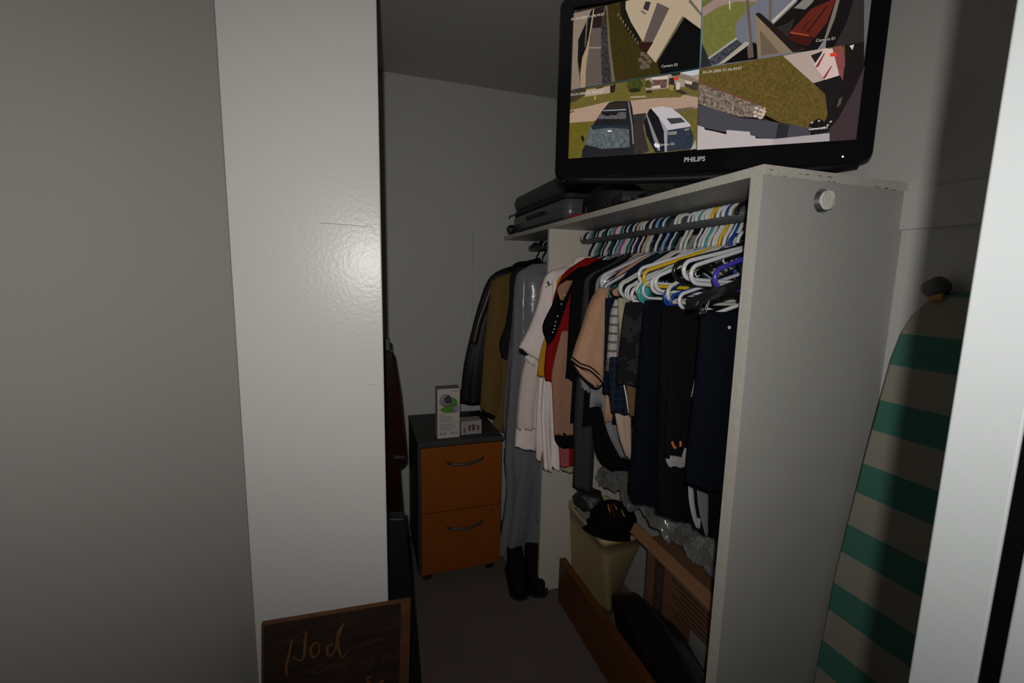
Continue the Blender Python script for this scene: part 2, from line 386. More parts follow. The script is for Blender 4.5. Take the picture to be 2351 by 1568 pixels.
pg((14,14,18), [(1490,251),(1495,247),(1520,275),(1533,300),(1530,347),(1505,350),(1484,310),(1478,280)], .2)
pg((122,120,126), [(1483,262),(1486,262),(1512,325),(1516,345),(1510,345),(1500,318)])
pg((178,172,174), [(1494,247),(1520,243),(1542,247),(1562,262),(1586,286),(1584,290),(1533,298),(1526,286),(1512,268)], .06)
pg((140,140,146), [(1512,268),(1526,286),(1533,298),(1531,348),(1526,348),(1524,300)])
pg((52,54,60), [(1530,271),(1563,269),(1574,279),(1541,284)], .1)
pg((38,44,58), [(1533,298),(1584,290),(1593,312),(1588,341),(1531,347)], .8)
pg((120,120,110), [(1534,302),(1555,300),(1553,308),(1534,309)]); pg((120,120,110), [(1571,295),(1582,293),(1583,297),(1572,300)])
pg((214,210,212), [(1501,330),(1506,327),(1516,332),(1514,339),(1504,337)])
pg((150,145,148), [(1585,344),(1597,320),(1599,341),(1588,342)])
# upper right view
pg((104,105,114), [(1613,0),(1613,-48),(1985,-120),(1985,96),(1790,128),(1606,156)], .1)
pg((96,94,40), [(1613,0),(1640,-6),(1613,16)], .3)
pg((142,120,112), [(1613,16),(1645,-5),(1700,-18),(1735,-25),(1738,3),(1660,10),(1613,37)], .08)
pg((104,104,52), [(1614,37),(1650,14),(1690,2),(1737,2),(1718,20),(1704,36),(1692,50),(1688,66),(1691,86),(1625,132),(1612,112)], .35)
pg((196,182,170), [(1674,0),(1677,0),(1677,21),(1675,21)])
pg((34,38,38), [(1612,98),(1634,146),(1634,150),(1608,155)], .1)
pg((58,60,66), [(1691,88),(1706,100),(1660,142),(1636,148),(1628,133)], 1.6)
pg((150,144,132), [(1625,131),(1691,84),(1694,88),(1628,135)], .1)
pg((10,10,12), [(1655,146),(1722,98),(1732,96),(1738,100),(1740,134)])
pg((160,150,134), [(1648,147),(1712,94),(1721,96),(1722,100),(1664,143)], .1)
pg((20,16,16), [(1776,55),(1830,4),(1845,-30),(1985,-50),(1985,96),(1880,114),(1821,119)], .3)
pg((42,38,36), [(1781,62),(1808,52),(1826,40),(1812,78),(1822,100),(1850,112),(1821,119)], .5)
pg((118,114,108), [(1842,0),(1850,-10),(1872,-6),(1868,2),(1850,20),(1823,17)], .1)
pg((172,162,146), [(1823,-3),(1830,-2),(1776,52),(1772,46)], .05)
pg((92,78,70), [(1712,-10),(1719,-10),(1725,60),(1731,130),(1718,133),(1716,108),(1722,96)], .1)
pg((98,86,78), [(1766,-10),(1774,-10),(1771,50),(1766,46)], .1)
pg((88,32,24), [(1873,14),(1900,2),(1922,-8),(1900,50),(1872,84),(1858,80),(1815,72),(1862,20)], .2)
pg((60,20,16), [(1815,72),(1858,80),(1872,84),(1856,104),(1836,100),(1816,90)], .3)
pg((150,66,40), [(1815,71),(1858,79),(1858,82),(1815,75)])
pg((50,18,14), [(1840,68),(1860,44),(1862,45),(1843,69)]); pg((50,18,14), [(1852,72),(1900,10),(1903,11),(1856,74)])
pg((126,108,86), [(1734,32),(1741,29),(1760,52),(1822,117),(1740,130)], .08)
pg((100,84,70), [(1745,70),(1750,72),(1790,121),(1748,127)], .05)
pg((30,22,20), [(1734,31),(1742,27),(1749,31),(1842,112),(1820,118)], .15)
pg((112,102,92), [(1922,-5),(1929,-3),(1918,40),(1900,86),(1893,88)], .05)
pg((118,118,122), [(1890,94),(1898,92),(1896,110),(1878,112)], .1)
pg((44,38,38), [(1966,-20),(1985,-60),(1985,98),(1915,108),(1922,95),(1945,50)], .1)
# lower right view
pg((90,74,32), [(1606,157),(1940,102),(1941,150),(1905,270),(1870,296),(1790,280),(1755,262),(1700,240),(1604,188)], .75)
pg((26,22,22), [(1868,190),(1935,160),(1985,97),(1985,160),(1935,260),(1905,296),(1900,255),(1895,215)], .5)
pg((26,20,20), [(1941,102),(1985,95),(1985,140),(1945,245),(1900,306),(1885,300),(1915,230),(1942,170)], .1)
pg((58,46,48), [(2000,120),(2000,330),(1856,342),(1850,312),(1900,302),(1925,272),(1962,205)], .1)
pg((168,148,138), [(1798,127),(1896,109),(1910,112),(1928,172),(1868,190),(1832,158)], .06)
pg((196,172,164), [(1890,112),(1912,110),(1928,172),(1896,182),(1870,150),(1884,130)], .04)
pg((28,26,28), [(1862,126),(1890,116),(1874,146)], .2)
pg((196,180,170), [(1890,118),(1893,120),(1880,150),(1872,152),(1870,148)]); pg((130,50,50), [(1893,120),(1895,121),(1880,152),(1873,154),(1873,152)])
pg((130,50,50), [(1909,150),(1911,151),(1896,178),(1890,180),(1890,178)])
pg((124,66,66), [(1912,108),(1932,105),(1941,134),(1936,184),(1928,170),(1920,140)], .2)
pg((206,58,34), [(1906,122),(1920,118),(1922,128),(1907,129)])
pg((200,190,190), [(1951,104),(1962,101),(1958,114)])
pg((112,98,86), [(1604,190),(1650,207),(1757,245),(1752,270),(1700,268),(1640,250),(1604,238)], 1.8)
pg((104,62,46), [(1604,186),(1650,203),(1758,243),(1757,246),(1650,207),(1604,190)], .2)
for dx, dy in ((0,0),(11,4),(-3,9),(7,13),(15,15),(-2,18),(9,22),(18,8)):
    pg((186,166,152), [(1733+dx,244+dy),(1742+dx,246+dy),(1740+dx,251+dy),(1732+dx,250+dy)], .1)
pg((196,176,160), [(1755,246),(1758,246),(1752,271),(1749,270)])
pg((66,64,70), [(1604,240),(1640,250),(1700,270),(1757,275),(1800,284),(1862,293),(1862,313),(1780,320),(1735,314),(1660,302),(1603,290)], .1)
pg((38,36,38), [(1787,283),(1813,287),(1807,317),(1781,317)], .2)
pg((174,164,164), [(1602,287),(1617,292),(1618,297),(1640,301),(1668,308),(1668,298),(1684,299),(1722,302),(1723,310),(1734,312),(1735,317),(1790,319),(1858,313),(1880,330),(1600,370)], .05)
pg((20,18,20), [(1858,286),(1870,276),(1882,270),(1896,282),(1905,300),(1870,308),(1856,300)], 1.5)
for x, y in ((1862,280),(1878,276),(1898,286),(1905,278),(1888,292)): pg((170,160,158), [(x,y),(x+5,y-2),(x+6,y+1),(x+1,y+4)])
pg((190,185,185), [(1858,296),(1895,291),(1895,293),(1858,298)])
pg((80,74,60), [(1926,228),(1935,220),(1930,240),(1922,246)], .3)
pg((160,152,152), [(1775,319),(1905,305),(1905,330),(1775,345)], .05)
# thin seams between the views
pg((40,92,104), [(1611.6,-10),(1613.2,-10),(1606.8,156),(1605.6,156)]); pg((40,80,92), [(1304,206),(1605,155.2),(1605,156.6),(1304,207.6)])
bm = bmesh.new(); cl1 = bm.loops.layers.float_color.new('Col')
z = 0
LO, HI = (.0395, .0555), (.7430, .4555)
for i, (c, pts, amp) in enumerate(PIC):
    y = -.00003*i
    q = [scr(px, py) for px, py in pts]
    # clip to the screen
    for axis, lim, sgn in ((0, LO[0], 1), (0, HI[0], -1), (1, LO[1], 1), (1, HI[1], -1)):
        out = []
        for j in range(len(q)):
            a, b = q[j-1], q[j]; da, db = (a[axis]-lim)*sgn, (b[axis]-lim)*sgn
            if (da >= 0) != (db >= 0):
                t = da/(da-db); out.append((a[0]+(b[0]-a[0])*t, a[1]+(b[1]-a[1])*t))
            if db >= 0: out.append(b)
        q = out
        if not q: break
    if len(q) < 3: continue
    f = bm.faces.new([bm.verts.new((u, .006+y, v)) for u, v in q])
    for l in f.loops: l[cl1] = (lin(c[0]), lin(c[1]), lin(c[2]), amp)
me = bpy.data.meshes.new('screen_picture'); bm.transform(MT); bm.to_mesh(me); bm.free()
sm = bpy.data.materials.new('screen_glow'); sm.use_nodes = True; nt = sm.node_tree; b = nt.nodes['Principled BSDF']
b.inputs['Base Color'].default_value = (.004, .004, .005, 1); b.inputs['Roughness'].default_value = .35; b.inputs['Specular IOR Level'].default_value = .2
at = nt.nodes.new('ShaderNodeAttribute'); at.attribute_name = 'Col'
tc = nt.nodes.new('ShaderNodeTexCoord'); no = nt.nodes.new('ShaderNodeTexNoise'); no.inputs['Scale'].default_value = 150; no.inputs['Detail'].default_value = 6; no.inputs['Roughness'].default_value = .7
nt.links.new(tc.outputs['Object'], no.inputs['Vector'])
m1 = nt.nodes.new('ShaderNodeMath'); m1.operation = 'SUBTRACT'; m1.inputs[1].default_value = .5; nt.links.new(no.outputs['Fac'], m1.inputs[0])
m2 = nt.nodes.new('ShaderNodeMath'); m2.operation = 'MULTIPLY'; nt.links.new(m1.outputs[0], m2.inputs[0]); nt.links.new(at.outputs['Alpha'], m2.inputs[1])
m3 = nt.nodes.new('ShaderNodeMath'); m3.operation = 'MULTIPLY_ADD'; m3.inputs[1].default_value = 3.2; m3.inputs[2].default_value = 1.0; nt.links.new(m2.outputs[0], m3.inputs[0])
m4 = nt.nodes.new('ShaderNodeMath'); m4.operation = 'MAXIMUM'; m4.inputs[1].default_value = .15; nt.links.new(m3.outputs[0], m4.inputs[0])
nt.links.new(at.outputs['Color'], b.inputs['Emission Color']); nt.links.new(m4.outputs[0], b.inputs['Emission Strength'])
me.materials.append(sm)
scp = bpy.data.objects.new('screen_picture', me); C.objects.link(scp); P(scp, tvw)
scp['label'] = 'screen showing two parked cars, lawns, a porch and a house wall'
white_e = emat('screen_text_white', (.50, .48, .40, 1), 1)
def stext(name, txt, x, y, size, par=scp, m=None, ext=.00002, bold=0, yoff=-.0052, shear=0):
    u, v = scr(x, y)
    me = text_mesh(txt, size, ext=ext, bold=bold, shear=shear); me.materials.clear(); me.materials.append(m or white_e)
    me.transform(MT @ Matrix.Translation((u, .006+yoff, v)) @ Matrix.Rotation(PI/2, 4, 'X'))
    o = bpy.data.objects.new(name, me); C.objects.link(o)
    if par is tvw: P(o, tvw)
    else: o.parent = par
    return o
stext('caption', 'Camera 03', 1518, 155, .0092); stext('caption', 'Camera 01', 1873, 96, .0092); stext('caption', 'Camera 04', 1856, 299, .0092); stext('caption', 'Camera 02', 1511, 335, .0092)
stext('date_stamp', '04-24-2006 Fri 06:44:07', 1311, 47, .0095); stext('date_stamp', '04-24-2006 Fri 06:44:07', 1310, 220, .0095); stext('date_stamp', '04-24-2006 Fri 06:44:07', 1613, 169, .0095)
logo_m = mat('silver_print', (.62, .62, .64, 1), rough=.4)
stext('brand_lettering', 'PHILIPS', 1570, 372, .0165, par=tvw, m=logo_m, ext=.0003, bold=.0005, yoff=-.0065)
u, v = scr(1935, 359.5); bm = bmesh.new(); lathe(bm, [(.0021, 0), (.0021, .0012), (.001, .0018)], 12, (u, v), 'y')
for vv in bm.verts: vv.co.y = -vv.co.y+.001
tchild('power_light', bm, emat('led_white', (.85, .9, 1, 1), 1.6))
# dark frame strip bottom left of the screen glass
# ------------------------------------------------------------------ things on the top shelf
def rbox(x0, x1, y0, y1, z0, z1, r, seg=5, top=None, zr=None):
    """box with vertical edges rounded by r and a soft top and bottom edge zr"""
    bm = bmesh.new(); zr = zr or r*.5
    levels = [(z0, zr), (z0+zr*.3, zr*.3), (z0+zr, 0), (z1-zr, 0), (z1-zr*.3, zr*.3), (z1, zr)]
    rings = []
    for z, ins in levels:
        pts = rounded(x0+ins, x1-ins, y0+ins, y1-ins, max(.001, r-ins), seg)
        rings.append([bm.verts.new((x, y, z)) for x, y in pts])
    for A, B in zip(rings, rings[1:]):
        for i in range(len(A)): bm.faces.new((A[i-1], A[i], B[i], B[i-1]))
    bm.faces.new(rings[0]); bm.faces.new(rings[-1]); return bm
sx0, sx1, sy0, sy1 = .765, 1.10, 1.665, 2.33
st = thing('suitcase', 'grey hard-shell suitcase lying flat at the far end of the top shelf', 'suitcase', (.93, 2.0, ST))
shell = mat('grey_suitcase_shell', (.085, .088, .092, 1), rough=.32, spec=.5, bump=.15, bscale=60)
child('lower_shell', rbox(sx0, sx1, sy0, sy1, ST+.012, ST+.094, .045, zr=.018), shell, st, smooth=True)
child('zip_band', rbox(sx0+.003, sx1-.003, sy0+.003, sy1-.003, ST+.094, ST+.112, .043, zr=.002), mat('zip_tape', (.008, .008, .009, 1), rough=.7), st)
child('upper_shell', rbox(sx0, sx1, sy0, sy1, ST+.112, ST+.200, .045, zr=.04), mat('dark_suitcase_shell', (.05, .05, .05, 1), rough=.5, spec=.35), st, smooth=True)
bm = bmesh.new()
for z in (.030, .048): 
    pts = rounded(sx0-.0015, sx1+.0015, sy0-.0015, sy1+.0015, .046, 6); tube(bm, [(x, y, ST+z) for x, y in pts], .003, 6, closed=True)
child('shell_rib', bm, shell, st, smooth=True)
bm = bmesh.new(); tube(bm, spline([(sx0-.002, 1.86, ST+.056), (sx0-.016, 1.89, ST+.056), (sx0-.018, 1.97, ST+.056), (sx0-.016, 2.05, ST+.056), (sx0-.002, 2.08, ST+.056)], 4), .008, 8)
child('carry_handle', bm, black_m, st, smooth=True)
for y in (sy1-.05, ):
    bm = bmesh.new(); lathe(bm, [(.022, y-.012), (.024, y-.006), (.024, y+.006), (.022, y+.012)], 18, (sx0-.018, ST+.0245), 'y'); child('wheel', bm, black_m, st, smooth=True)
    bm = bmesh.new(); lathe(bm, [(.0, y), (.022, y-.01)], 8, (sx0, ST+.03), 'y'); bm.free()
bm = bmesh.new(); tube(bm, [(sx0+.002, 2.30, ST+.104), (sx0-.012, 2.325, ST+.100), (sx0-.014, 2.335, ST+.088)], .003, 6)
child('zip_puller', bm, mat('puller_steel', (.3, .3, .3, 1), rough=.3, metal=1), st)
# soft black bag in front of the suitcase
def blobmesh(bm, cx, cy, cz, rx, ry, rz, seed=0, n=20, lump=.12, flat=True):
    rnd = random.Random(seed); ph = [rnd.uniform(0, 6) for _ in range(6)]
    top = bm.verts.new((cx, cy, cz+rz)); bot = bm.verts.new((cx, cy, cz-rz)); rings = []
    for i in range(1, n//2):
        th = PI*i/(n//2); ring = []
        for k in range(n):
            a = 2*PI*k/n
            q = 1+lump*(math.sin(3*a+ph[0]+2*th)+.6*math.sin(5*a+ph[1]-3*th)+.5*math.sin(7*th+ph[2]+a))
            zz = math.cos(th)*rz*(1+lump*.4*math.sin(2*a+ph[3]))
            if flat: zz = max(zz, -rz*.8)
            s = math.copysign(abs(math.sin(th))**.6, math.sin(th))
            ring.append(bm.verts.new((cx+rx*s*q*math.cos(a), cy+ry*s*q*math.sin(a), cz+zz)))
        rings.append(ring)
    for k in range(n): bm.faces.new((top, rings[0][k], rings[0][(k+1) % n])); bm.faces.new((bot, rings[-1][(k+1) % n], rings[-1][k]))
    for A, B in zip(rings, rings[1:]):
        for k in range(n): bm.faces.new((A[k], A[(k+1) % n], B[(k+1) % n], B[k]))
    for v in bm.verts: v.co.z = max(v.co.z, cz-rz*.8)
nyl = mat('black_nylon', (.010, .010, .011, 1), rough=.6, spec=.3, bump=.5, bscale=80)
bm = bmesh.new(); blobmesh(bm, .885, 1.50, ST+.053, .095, .125, .066, 3, 24, .05)
bg = tag(obj('soft_bag', bm, nyl, smooth=True), 'soft black nylon bag slumped on the shelf between suitcase and television', 'bag')
bm = bmesh.new(); tube(bm, spline([(.80, 1.57, ST+.03), (.775, 1.51, ST+.055), (.785, 1.44, ST+.012), (.80, 1.40, ST+.03)], 5), .006, 8); child('strap', bm, nyl, bg, smooth=True)
bm = bmesh.new(); blobmesh(bm, .795, 1.60, ST+.0085, .03, .045, .009, 9, 16, .12)
tag(obj('red_cloth', bm, cloth('red_rag', rgb(110, 14, 20, .35)), smooth=True), 'small red cloth poking out at the shelf front beside the suitcase', 'cloth')
# recorder box under the left end of the television, with cables
rc = thing('recorder_box', 'flat black recorder box lying under the left half of the television', 'recorder', (.86, 1.27, ST), math.radians(-20))
bb = bmesh.new(); bx(bb, -.09, .09, -.08, .08, .006, .040); o = obj('casing', bb, mat('recorder_plastic', (.010, .010, .011, 1), rough=.35), rc, bevel=.003)
bb = bmesh.new(); bx(bb, -.085, .085, -.0815, -.08, .012, .020); obj('front_strip', bb, mat('recorder_strip', (.05, .05, .055, 1), rough=.3), rc)
for i, (x, y) in enumerate(((-.07, -.06), (.07, -.06), (-.07, .06), (.07, .06))):
    bb = bmesh.new(); lathe(bb, [(.008, 0), (.008, .006)], 10, (x, y)); obj('rubber_foot', bb, black_m, rc)
for i, pts in enumerate(([(.80, 1.34, ST+.02), (.785, 1.28, ST+.03), (.80, 1.22, ST+.006), (.78, 1.16, ST+.004), (.82, 1.10, ST+.012)],
                         [(.80, 1.31, ST+.012), (.775, 1.23, ST+.018), (.79, 1.17, ST+.006), (.80, 1.12, ST+.02), (.85, 1.07, ST+.01)])):
    bm = bmesh.new(); tube(bm, spline(pts, 6), .0035, 7)
    tag(obj('cable', bm, black_m, smooth=True), ('thin black cable looping on the shelf in front of the recorder box', 'thin black cable curling toward the television foot')[i], 'cable')
bb = box(.80, .835, 1.055, 1.095, ST, ST+.022)
tag(obj('power_adapter', bb, mat('adapter_grey', (.03, .03, .032, 1), rough=.4), bevel=.003), 'small dark grey power adapter on the shelf edge near the television foot', 'adapter')

# ------------------------------------------------------------------ filing cabinet with boxes
CX0, CX1, CY0, CY1, CZ = .222, .620, 1.97, 2.412, H-.743
fc = thing('filing_cabinet', 'two-drawer filing cabinet with dark grey body and orange wooden drawer fronts', 'cabinet', ((CX0+CX1)/2, (CY0+CY1)/2, 0))
cabm = mat('cabinet_dark_grey', (.038, .042, .040, 1), rough=.55, spec=.3, bump=.2, bscale=150)
woodm = mat('cherry_laminate', (.26, .066, .007, 1), rough=.45, spec=.3, bump=.1, bscale=60, var=.18, vscale=5)
child('body', box(CX0, CX1, CY0+.012, CY1, .052, CZ-.022), cabm, fc, bevel=.002)
child('top_panel', box(CX0-.002, CX1+.004, CY0-.004, CY1, CZ-.022, CZ), cabm, fc, bevel=.003)
for i, (z0, z1) in enumerate(((.058, .362), (.368, CZ-.026))):
    dr = child('drawer', box(CX0+.012, CX1-.004, CY0-.006, CY0+.0118, z0, z1), woodm, fc, bevel=.002)
    hz = z1-.075
    bm = bmesh.new(); tube(bm, spline([(CX0+.135, CY0-.006, hz-.002), (CX0+.150, CY0-.022, hz-.003), (CX0+.215, CY0-.034, hz-.007), (CX0+.285, CY0-.022, hz+.003), (CX0+.30, CY0-.006, hz+.006)], 5), .0065, 8)
    hd = obj('handle', bm, mat('handle_grey', (.06, .055, .05, 1), rough=.4, metal=.3), smooth=True); hd.parent = dr
bm = bmesh.new(); lathe(bm, [(.009, 0), (.009, -.003), (.005, -.005)], 16, (CX1-.055, .342), 'y')
for v in bm.verts: v.co.y += CY0-.006
lk = obj('lock', bm, mat('lock_brass', (.16, .08, .04, 1), rough=.4, metal=.5)); lk.parent = [c for c in fc.children if c.name.startswith('drawer')][0]
for x in (CX0+.045, CX1-.045):
    for y in (CY0+.05, CY1-.05):
        bm = bmesh.new(); lathe(bm, [(.023, y-.013), (.025, y-.008), (.025, y+.008), (.023, y+.013)], 18, (x, .025), 'y'); bx(bm, x-.012, x+.012, y-.016, y+.016, .03, .052)
        child('caster', bm, black_m, fc, smooth=False)
# tall white product box
BW = thing('product_box', 'tall white cardboard box with green leaf print and camera pictures on the cabinet', 'box', (.37, 2.04, CZ))
bxm = mat('white_carton', (.52, .47, .42, 1), rough=.6)
Bx0, Bx1, By0, By1, Bz1 = .316, .421, 2.010, 2.075, CZ+.236
child('carton', box(Bx0, Bx1, By0, By1, CZ, Bz1), [bxm], BW, bevel=.0008)
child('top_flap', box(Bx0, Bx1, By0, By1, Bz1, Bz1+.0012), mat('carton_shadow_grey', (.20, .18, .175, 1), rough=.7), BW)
def disc(name, cx, cz, rx, rz, m, par, yo, a0=0, a1=360, rot=0, n=28, inner=0):
    bm = bmesh.new(); pts = []
    for k in range(n+1):
        a = math.radians(a0+(a1-a0)*k/n); x, z = rx*math.cos(a), rz*math.sin(a); r = math.radians(rot)
        pts.append((cx+x*math.cos(r)-z*math.sin(r), cz+x*math.sin(r)+z*math.cos(r)))
    if a1-a0 == 360: pts = pts[:-1]
    if inner:
        q = [(cx+(x-cx)*inner, cz+(z-cz)*inner) for x, z in pts]
        A = [bm.verts.new((x, By0-yo, z)) for x, z in pts]; B = [bm.verts.new((x, By0-yo, z)) for x, z in q]
        for i in range(len(A)): bm.faces.new((A[i-1], A[i], B[i], B[i-1]))
    else: prism(bm, pts, By0-yo, By0-.0001)
    return child(name, bm, m, par)
grn = mat('leaf_green_print', (.07, .26, .012, 1), rough=.6); dk = mat('print_black', (.03, .03, .035, 1), rough=.5); gr = mat('print_grey', (.22, .21, .22, 1), rough=.6)
disc('leaf_print', .376, CZ+.165, .034, .030, grn, BW, .0004, 0, 360, 0); disc('leaf_print', .364, CZ+.134, .034, .014, grn, BW, .0005, 0, 360, -8)
disc('camera_print', .355, CZ+.180, .028, .029, dk, BW, .0008, inner=.86); disc('camera_print', .357, CZ+.178, .022, .024, gr, BW, .0009)
disc('lens_print', .366, CZ+.184, .0165, .018, dk, BW, .0013); disc('lens_print', .366, CZ+.185, .006, .006, mat('lens_print_blue', (.05, .08, .08, 1)), BW, .0016)
disc('camera_print', .398, CZ+.140, .018, .019, dk, BW, .0010, inner=.85); disc('lens_print', .396, CZ+.139, .013, .014, gr, BW, .0013)
tm = mat('faint_print', (.25, .23, .20, 1), rough=.6)
for k in range(9):
    z = CZ+.112-k*.0085-(.006 if k > 4 else 0); wd = (.022, .050, .055, .064, .058, .070, .074, .070, .052)[k]
    child('text_line', box(Bx0+.012, Bx0+.012+wd, By0-.0004, By0, z, z+.0028), tm, BW)
for x in (.334, .351): disc('recycling_mark', x, CZ+.021, .0062, .0068, tm, BW, .0005)
for x in (.378, .391, .405): child('symbol_mark', box(x, x+.006, By0-.0004, By0, CZ+.016, CZ+.027), tm, BW)
child('header_mark', box(.385, .411, By0-.0004, By0, Bz1-.014, Bz1-.0105), tm, BW)
# small picture box, small white carton
sb = thing('small_box', 'small low box printed with brown and lilac figures beside the tall white box', 'box', (.48, 2.06, CZ))
child('carton', box(.432, .533, 2.03, 2.10, CZ, CZ+.066), mat('picture_carton', (.36, .31, .32, 1), rough=.5, var=.25, vscale=30), sb, bevel=.001)
rn = random.Random(4); br = mat('brown_print', (.10, .035, .02, 1), rough=.6); li = mat('lilac_print', (.30, .27, .36, 1), rough=.6)
for cx, s in ((.449, .7), (.472, 1), (.492, 1.1), (.515, .9)):
    for k in range(3):
        bm = bmesh.new(); z = CZ+.012+k*.013*s; r = .0085*s*rn.uniform(.7, 1.1)
        prism(bm, [(cx+r*math.cos(a*PI/5)*rn.uniform(.7, 1.2)+rn.uniform(-.003, .003), z+r*math.sin(a*PI/5)*rn.uniform(.8, 1.2)) for a in range(10)], 2.0296-.0002*k, 2.0299)
        child('figure_print', bm, (li, br, br)[k] if cx > .46 else br, sb)
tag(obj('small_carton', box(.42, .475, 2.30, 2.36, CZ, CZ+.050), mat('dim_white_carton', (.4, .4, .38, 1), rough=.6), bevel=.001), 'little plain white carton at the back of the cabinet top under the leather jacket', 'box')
bm = bmesh.new(); blobmesh(bm, .575, 2.25, CZ+.014, .045, .075, .017, 5, 18, .1)
tag(obj('black_pouch', bm, nyl, smooth=True), 'flat black pouch on the cabinet top behind the small picture box', 'pouch')

# ------------------------------------------------------------------ behind the white column
maroon = mat('maroon_lacquer', (.016, .003, .0035, 1), rough=.25, spec=.4)
sd = thing('wooden_stand', 'dark maroon lacquered wooden stand with silver band leaning behind the white column', 'stand', (.03, 1.6, 0))
def slab(rows, y0, th, bm=None):
    """rows of (left px, right px, py) give the outline; a board of thickness th in the plane y0"""
    bm = bm or bmesh.new(); rings = []
    for r in rows:
        a = atY(r[0], r[2], y0); b = atY(r[1], r[2], y0)
        rings.append([bm.verts.new(q) for q in ((a.x, y0, a.z), (b.x, y0, b.z), (b.x, y0+th, b.z), (a.x, y0+th, a.z))])
    for A, B in zip(rings, rings[1:]):
        for k in range(4): bm.faces.new((A[k], A[(k+1) % 4], B[(k+1) % 4], B[k]))
    bm.faces.new(rings[0]); bm.faces.new(rings[-1][::-1]); return bm
child('body', slab([(868,903,808),(870,918,900),(872,928,1000),(874,932,1045),(880,931,1062),(884,924,1070),(886,914,1078)], 1.72, .05), maroon, sd, bevel=.006)
child('cap', slab([(872,895,778),(872,898,806)], 1.725, .035), black_m, sd, bevel=.003)
child('silver_band', slab([(905,929,1047),(905,929,1053)], 1.716, .002), mat('band_chrome', (.6, .6, .58, 1), rough=.25, metal=1), sd)
child('upright', slab([(880,915,1070),(886,918,1110),(896,928,1240),(910,940,1363),(925,952,1480)], 1.73, .035), maroon, sd, bevel=.004)
bm = bmesh.new(); p = atY(938, 1470, 1.73); bx(bm, p.x-.03, p.x+.02, 1.70, 1.80, 0, p.z+.01); child('base', bm, black_m, sd, bevel=.004)
tag(obj('black_case', slab([(892,930,1190),(893,935,1240),(894,951,1400),(896,966,1540),(897,970,1588)], 1.45, .05), mat('black_case_vinyl', (.008, .007, .009, 1), rough=.5), bevel=.006), 'narrow black case standing on the floor behind the wooden sign', 'case')
# grey lump on the wall skirting side
# ------------------------------------------------------------------ wooden sign
SY = 1.33
s0 = atY(600, 1434, SY); s1 = atY(943, 1377, SY)
sg = thing('wooden_sign', 'dark stained wooden sign with carved script lettering leaning on the white column', 'sign', (0, SY, 0))
ang = math.radians(2.0)
signm = bpy.data.materials.new('burnt_wood'); signm.use_nodes = True; nt = signm.node_tree; b = nt.nodes['Principled BSDF']; b.inputs['Roughness'].default_value = .7
tc = nt.nodes.new('ShaderNodeTexCoord'); mp = nt.nodes.new('ShaderNodeMapping'); mp.inputs['Scale'].default_value = (4, 4, 40)
no = nt.nodes.new('ShaderNodeTexNoise'); no.inputs['Scale'].default_value = 1.5; no.inputs['Detail'].default_value = 6
nt.links.new(tc.outputs['Object'], mp.inputs[0]); nt.links.new(mp.outputs[0], no.inputs['Vector'])
rp = nt.nodes.new('ShaderNodeValToRGB'); rp.color_ramp.elements[0].position = .3; rp.color_ramp.elements[0].color = (.016, .008, .005, 1); rp.color_ramp.elements[1].position = .75; rp.color_ramp.elements[1].color = (.05, .02, .011, 1)
nt.links.new(no.outputs['Fac'], rp.inputs[0]); nt.links.new(rp.outputs[0], b.inputs['Base Color'])
tan_m = mat('bare_wood_rim', (.135, .052, .016, 1), rough=.7, bump=.3, bscale=60, var=.5, vscale=14)
let_m = mat('carved_letters', (.19, .078, .022, 1), rough=.7, var=.3, vscale=40); let2_m = mat('faint_letters', (.075, .035, .026, 1), rough=.7)
W2 = (s1.x-s0.x); zt = (s0.z+s1.z)/2
MS = Matrix.Translation((s0.x, SY, zt)) @ Matrix.Rotation(-math.radians(3), 4, 'X') @ Matrix.Rotation(math.atan2(s1.z-s0.z, W2)*1.0, 4, 'Y').inverted()
MS = Matrix.Translation((s0.x, SY, s0.z)) @ Matrix.Rotation(-math.radians(3.5), 4, 'X') @ Matrix.Rotation(-math.atan2(s1.z-s0.z, W2), 4, 'Y')
Lw = math.hypot(W2, s1.z-s0.z); Ht = s0.z-.012
def schild(name, bm, m, **k): bm.transform(MS); return child(name, bm, m, sg, **k)
nb = 4
for i in range(nb):
    schild('plank', box(.004+0*i, Lw-.004, 0, .014, -Ht+Ht*i/nb+.0006, -Ht+Ht*(i+1)/nb-.0006-(.003 if i == nb-1 else 0)), signm, bevel=.001)
schild('top_rim', box(0, Lw, -.0012, .015, -.0035, 0), tan_m); schild('side_rim', box(0, .006, -.001, .0135, -Ht, -.0035), tan_m)
schild('side_rim', box(Lw-.030, Lw, -.001, .0135, -Ht, -.0035), tan_m)
def stroke(pts, r, m, name='letter'):
    # points in sign units (x right 0..1, y down 0..1 over the width)
    q = spline([(x*Lw, -y*Lw, r_) for x, y, r_ in pts], 6)
    bm = bmesh.new(); tube(bm, [(a, -.0004, c) for a, c, _ in q], [max(.0008, _*r) for a, c, _ in q], 6, flat=.35); schild(name, bm, m)
def SP(x, y):    # sign coords from photo pixels
    a = atY(x, y, SY); v = MS.inverted() @ a; return v.x/Lw, -v.z/Lw
def sstroke(pl, r, m): stroke([SP(x, y)+(t,) for x, y, t in pl], r, m)
sstroke([(655,1470,.4),(668,1466,.5),(690,1452,.5),(708,1444,.4)], .004, let2_m)
sstroke([(671,1466,.6),(665,1495,1),(658,1525,1.1),(660,1545,.6)], .004, let_m)
sstroke([(703,1449,.7),(701,1475,1.2),(699,1500,1),(690,1512,.5),(672,1504,.4)], .004, let_m)
sstroke([(724,1472,.8),(714,1485,1.1),(718,1503,1),(732,1496,.6),(733,1478,.5),(724,1470,.7)], .004, let_m)
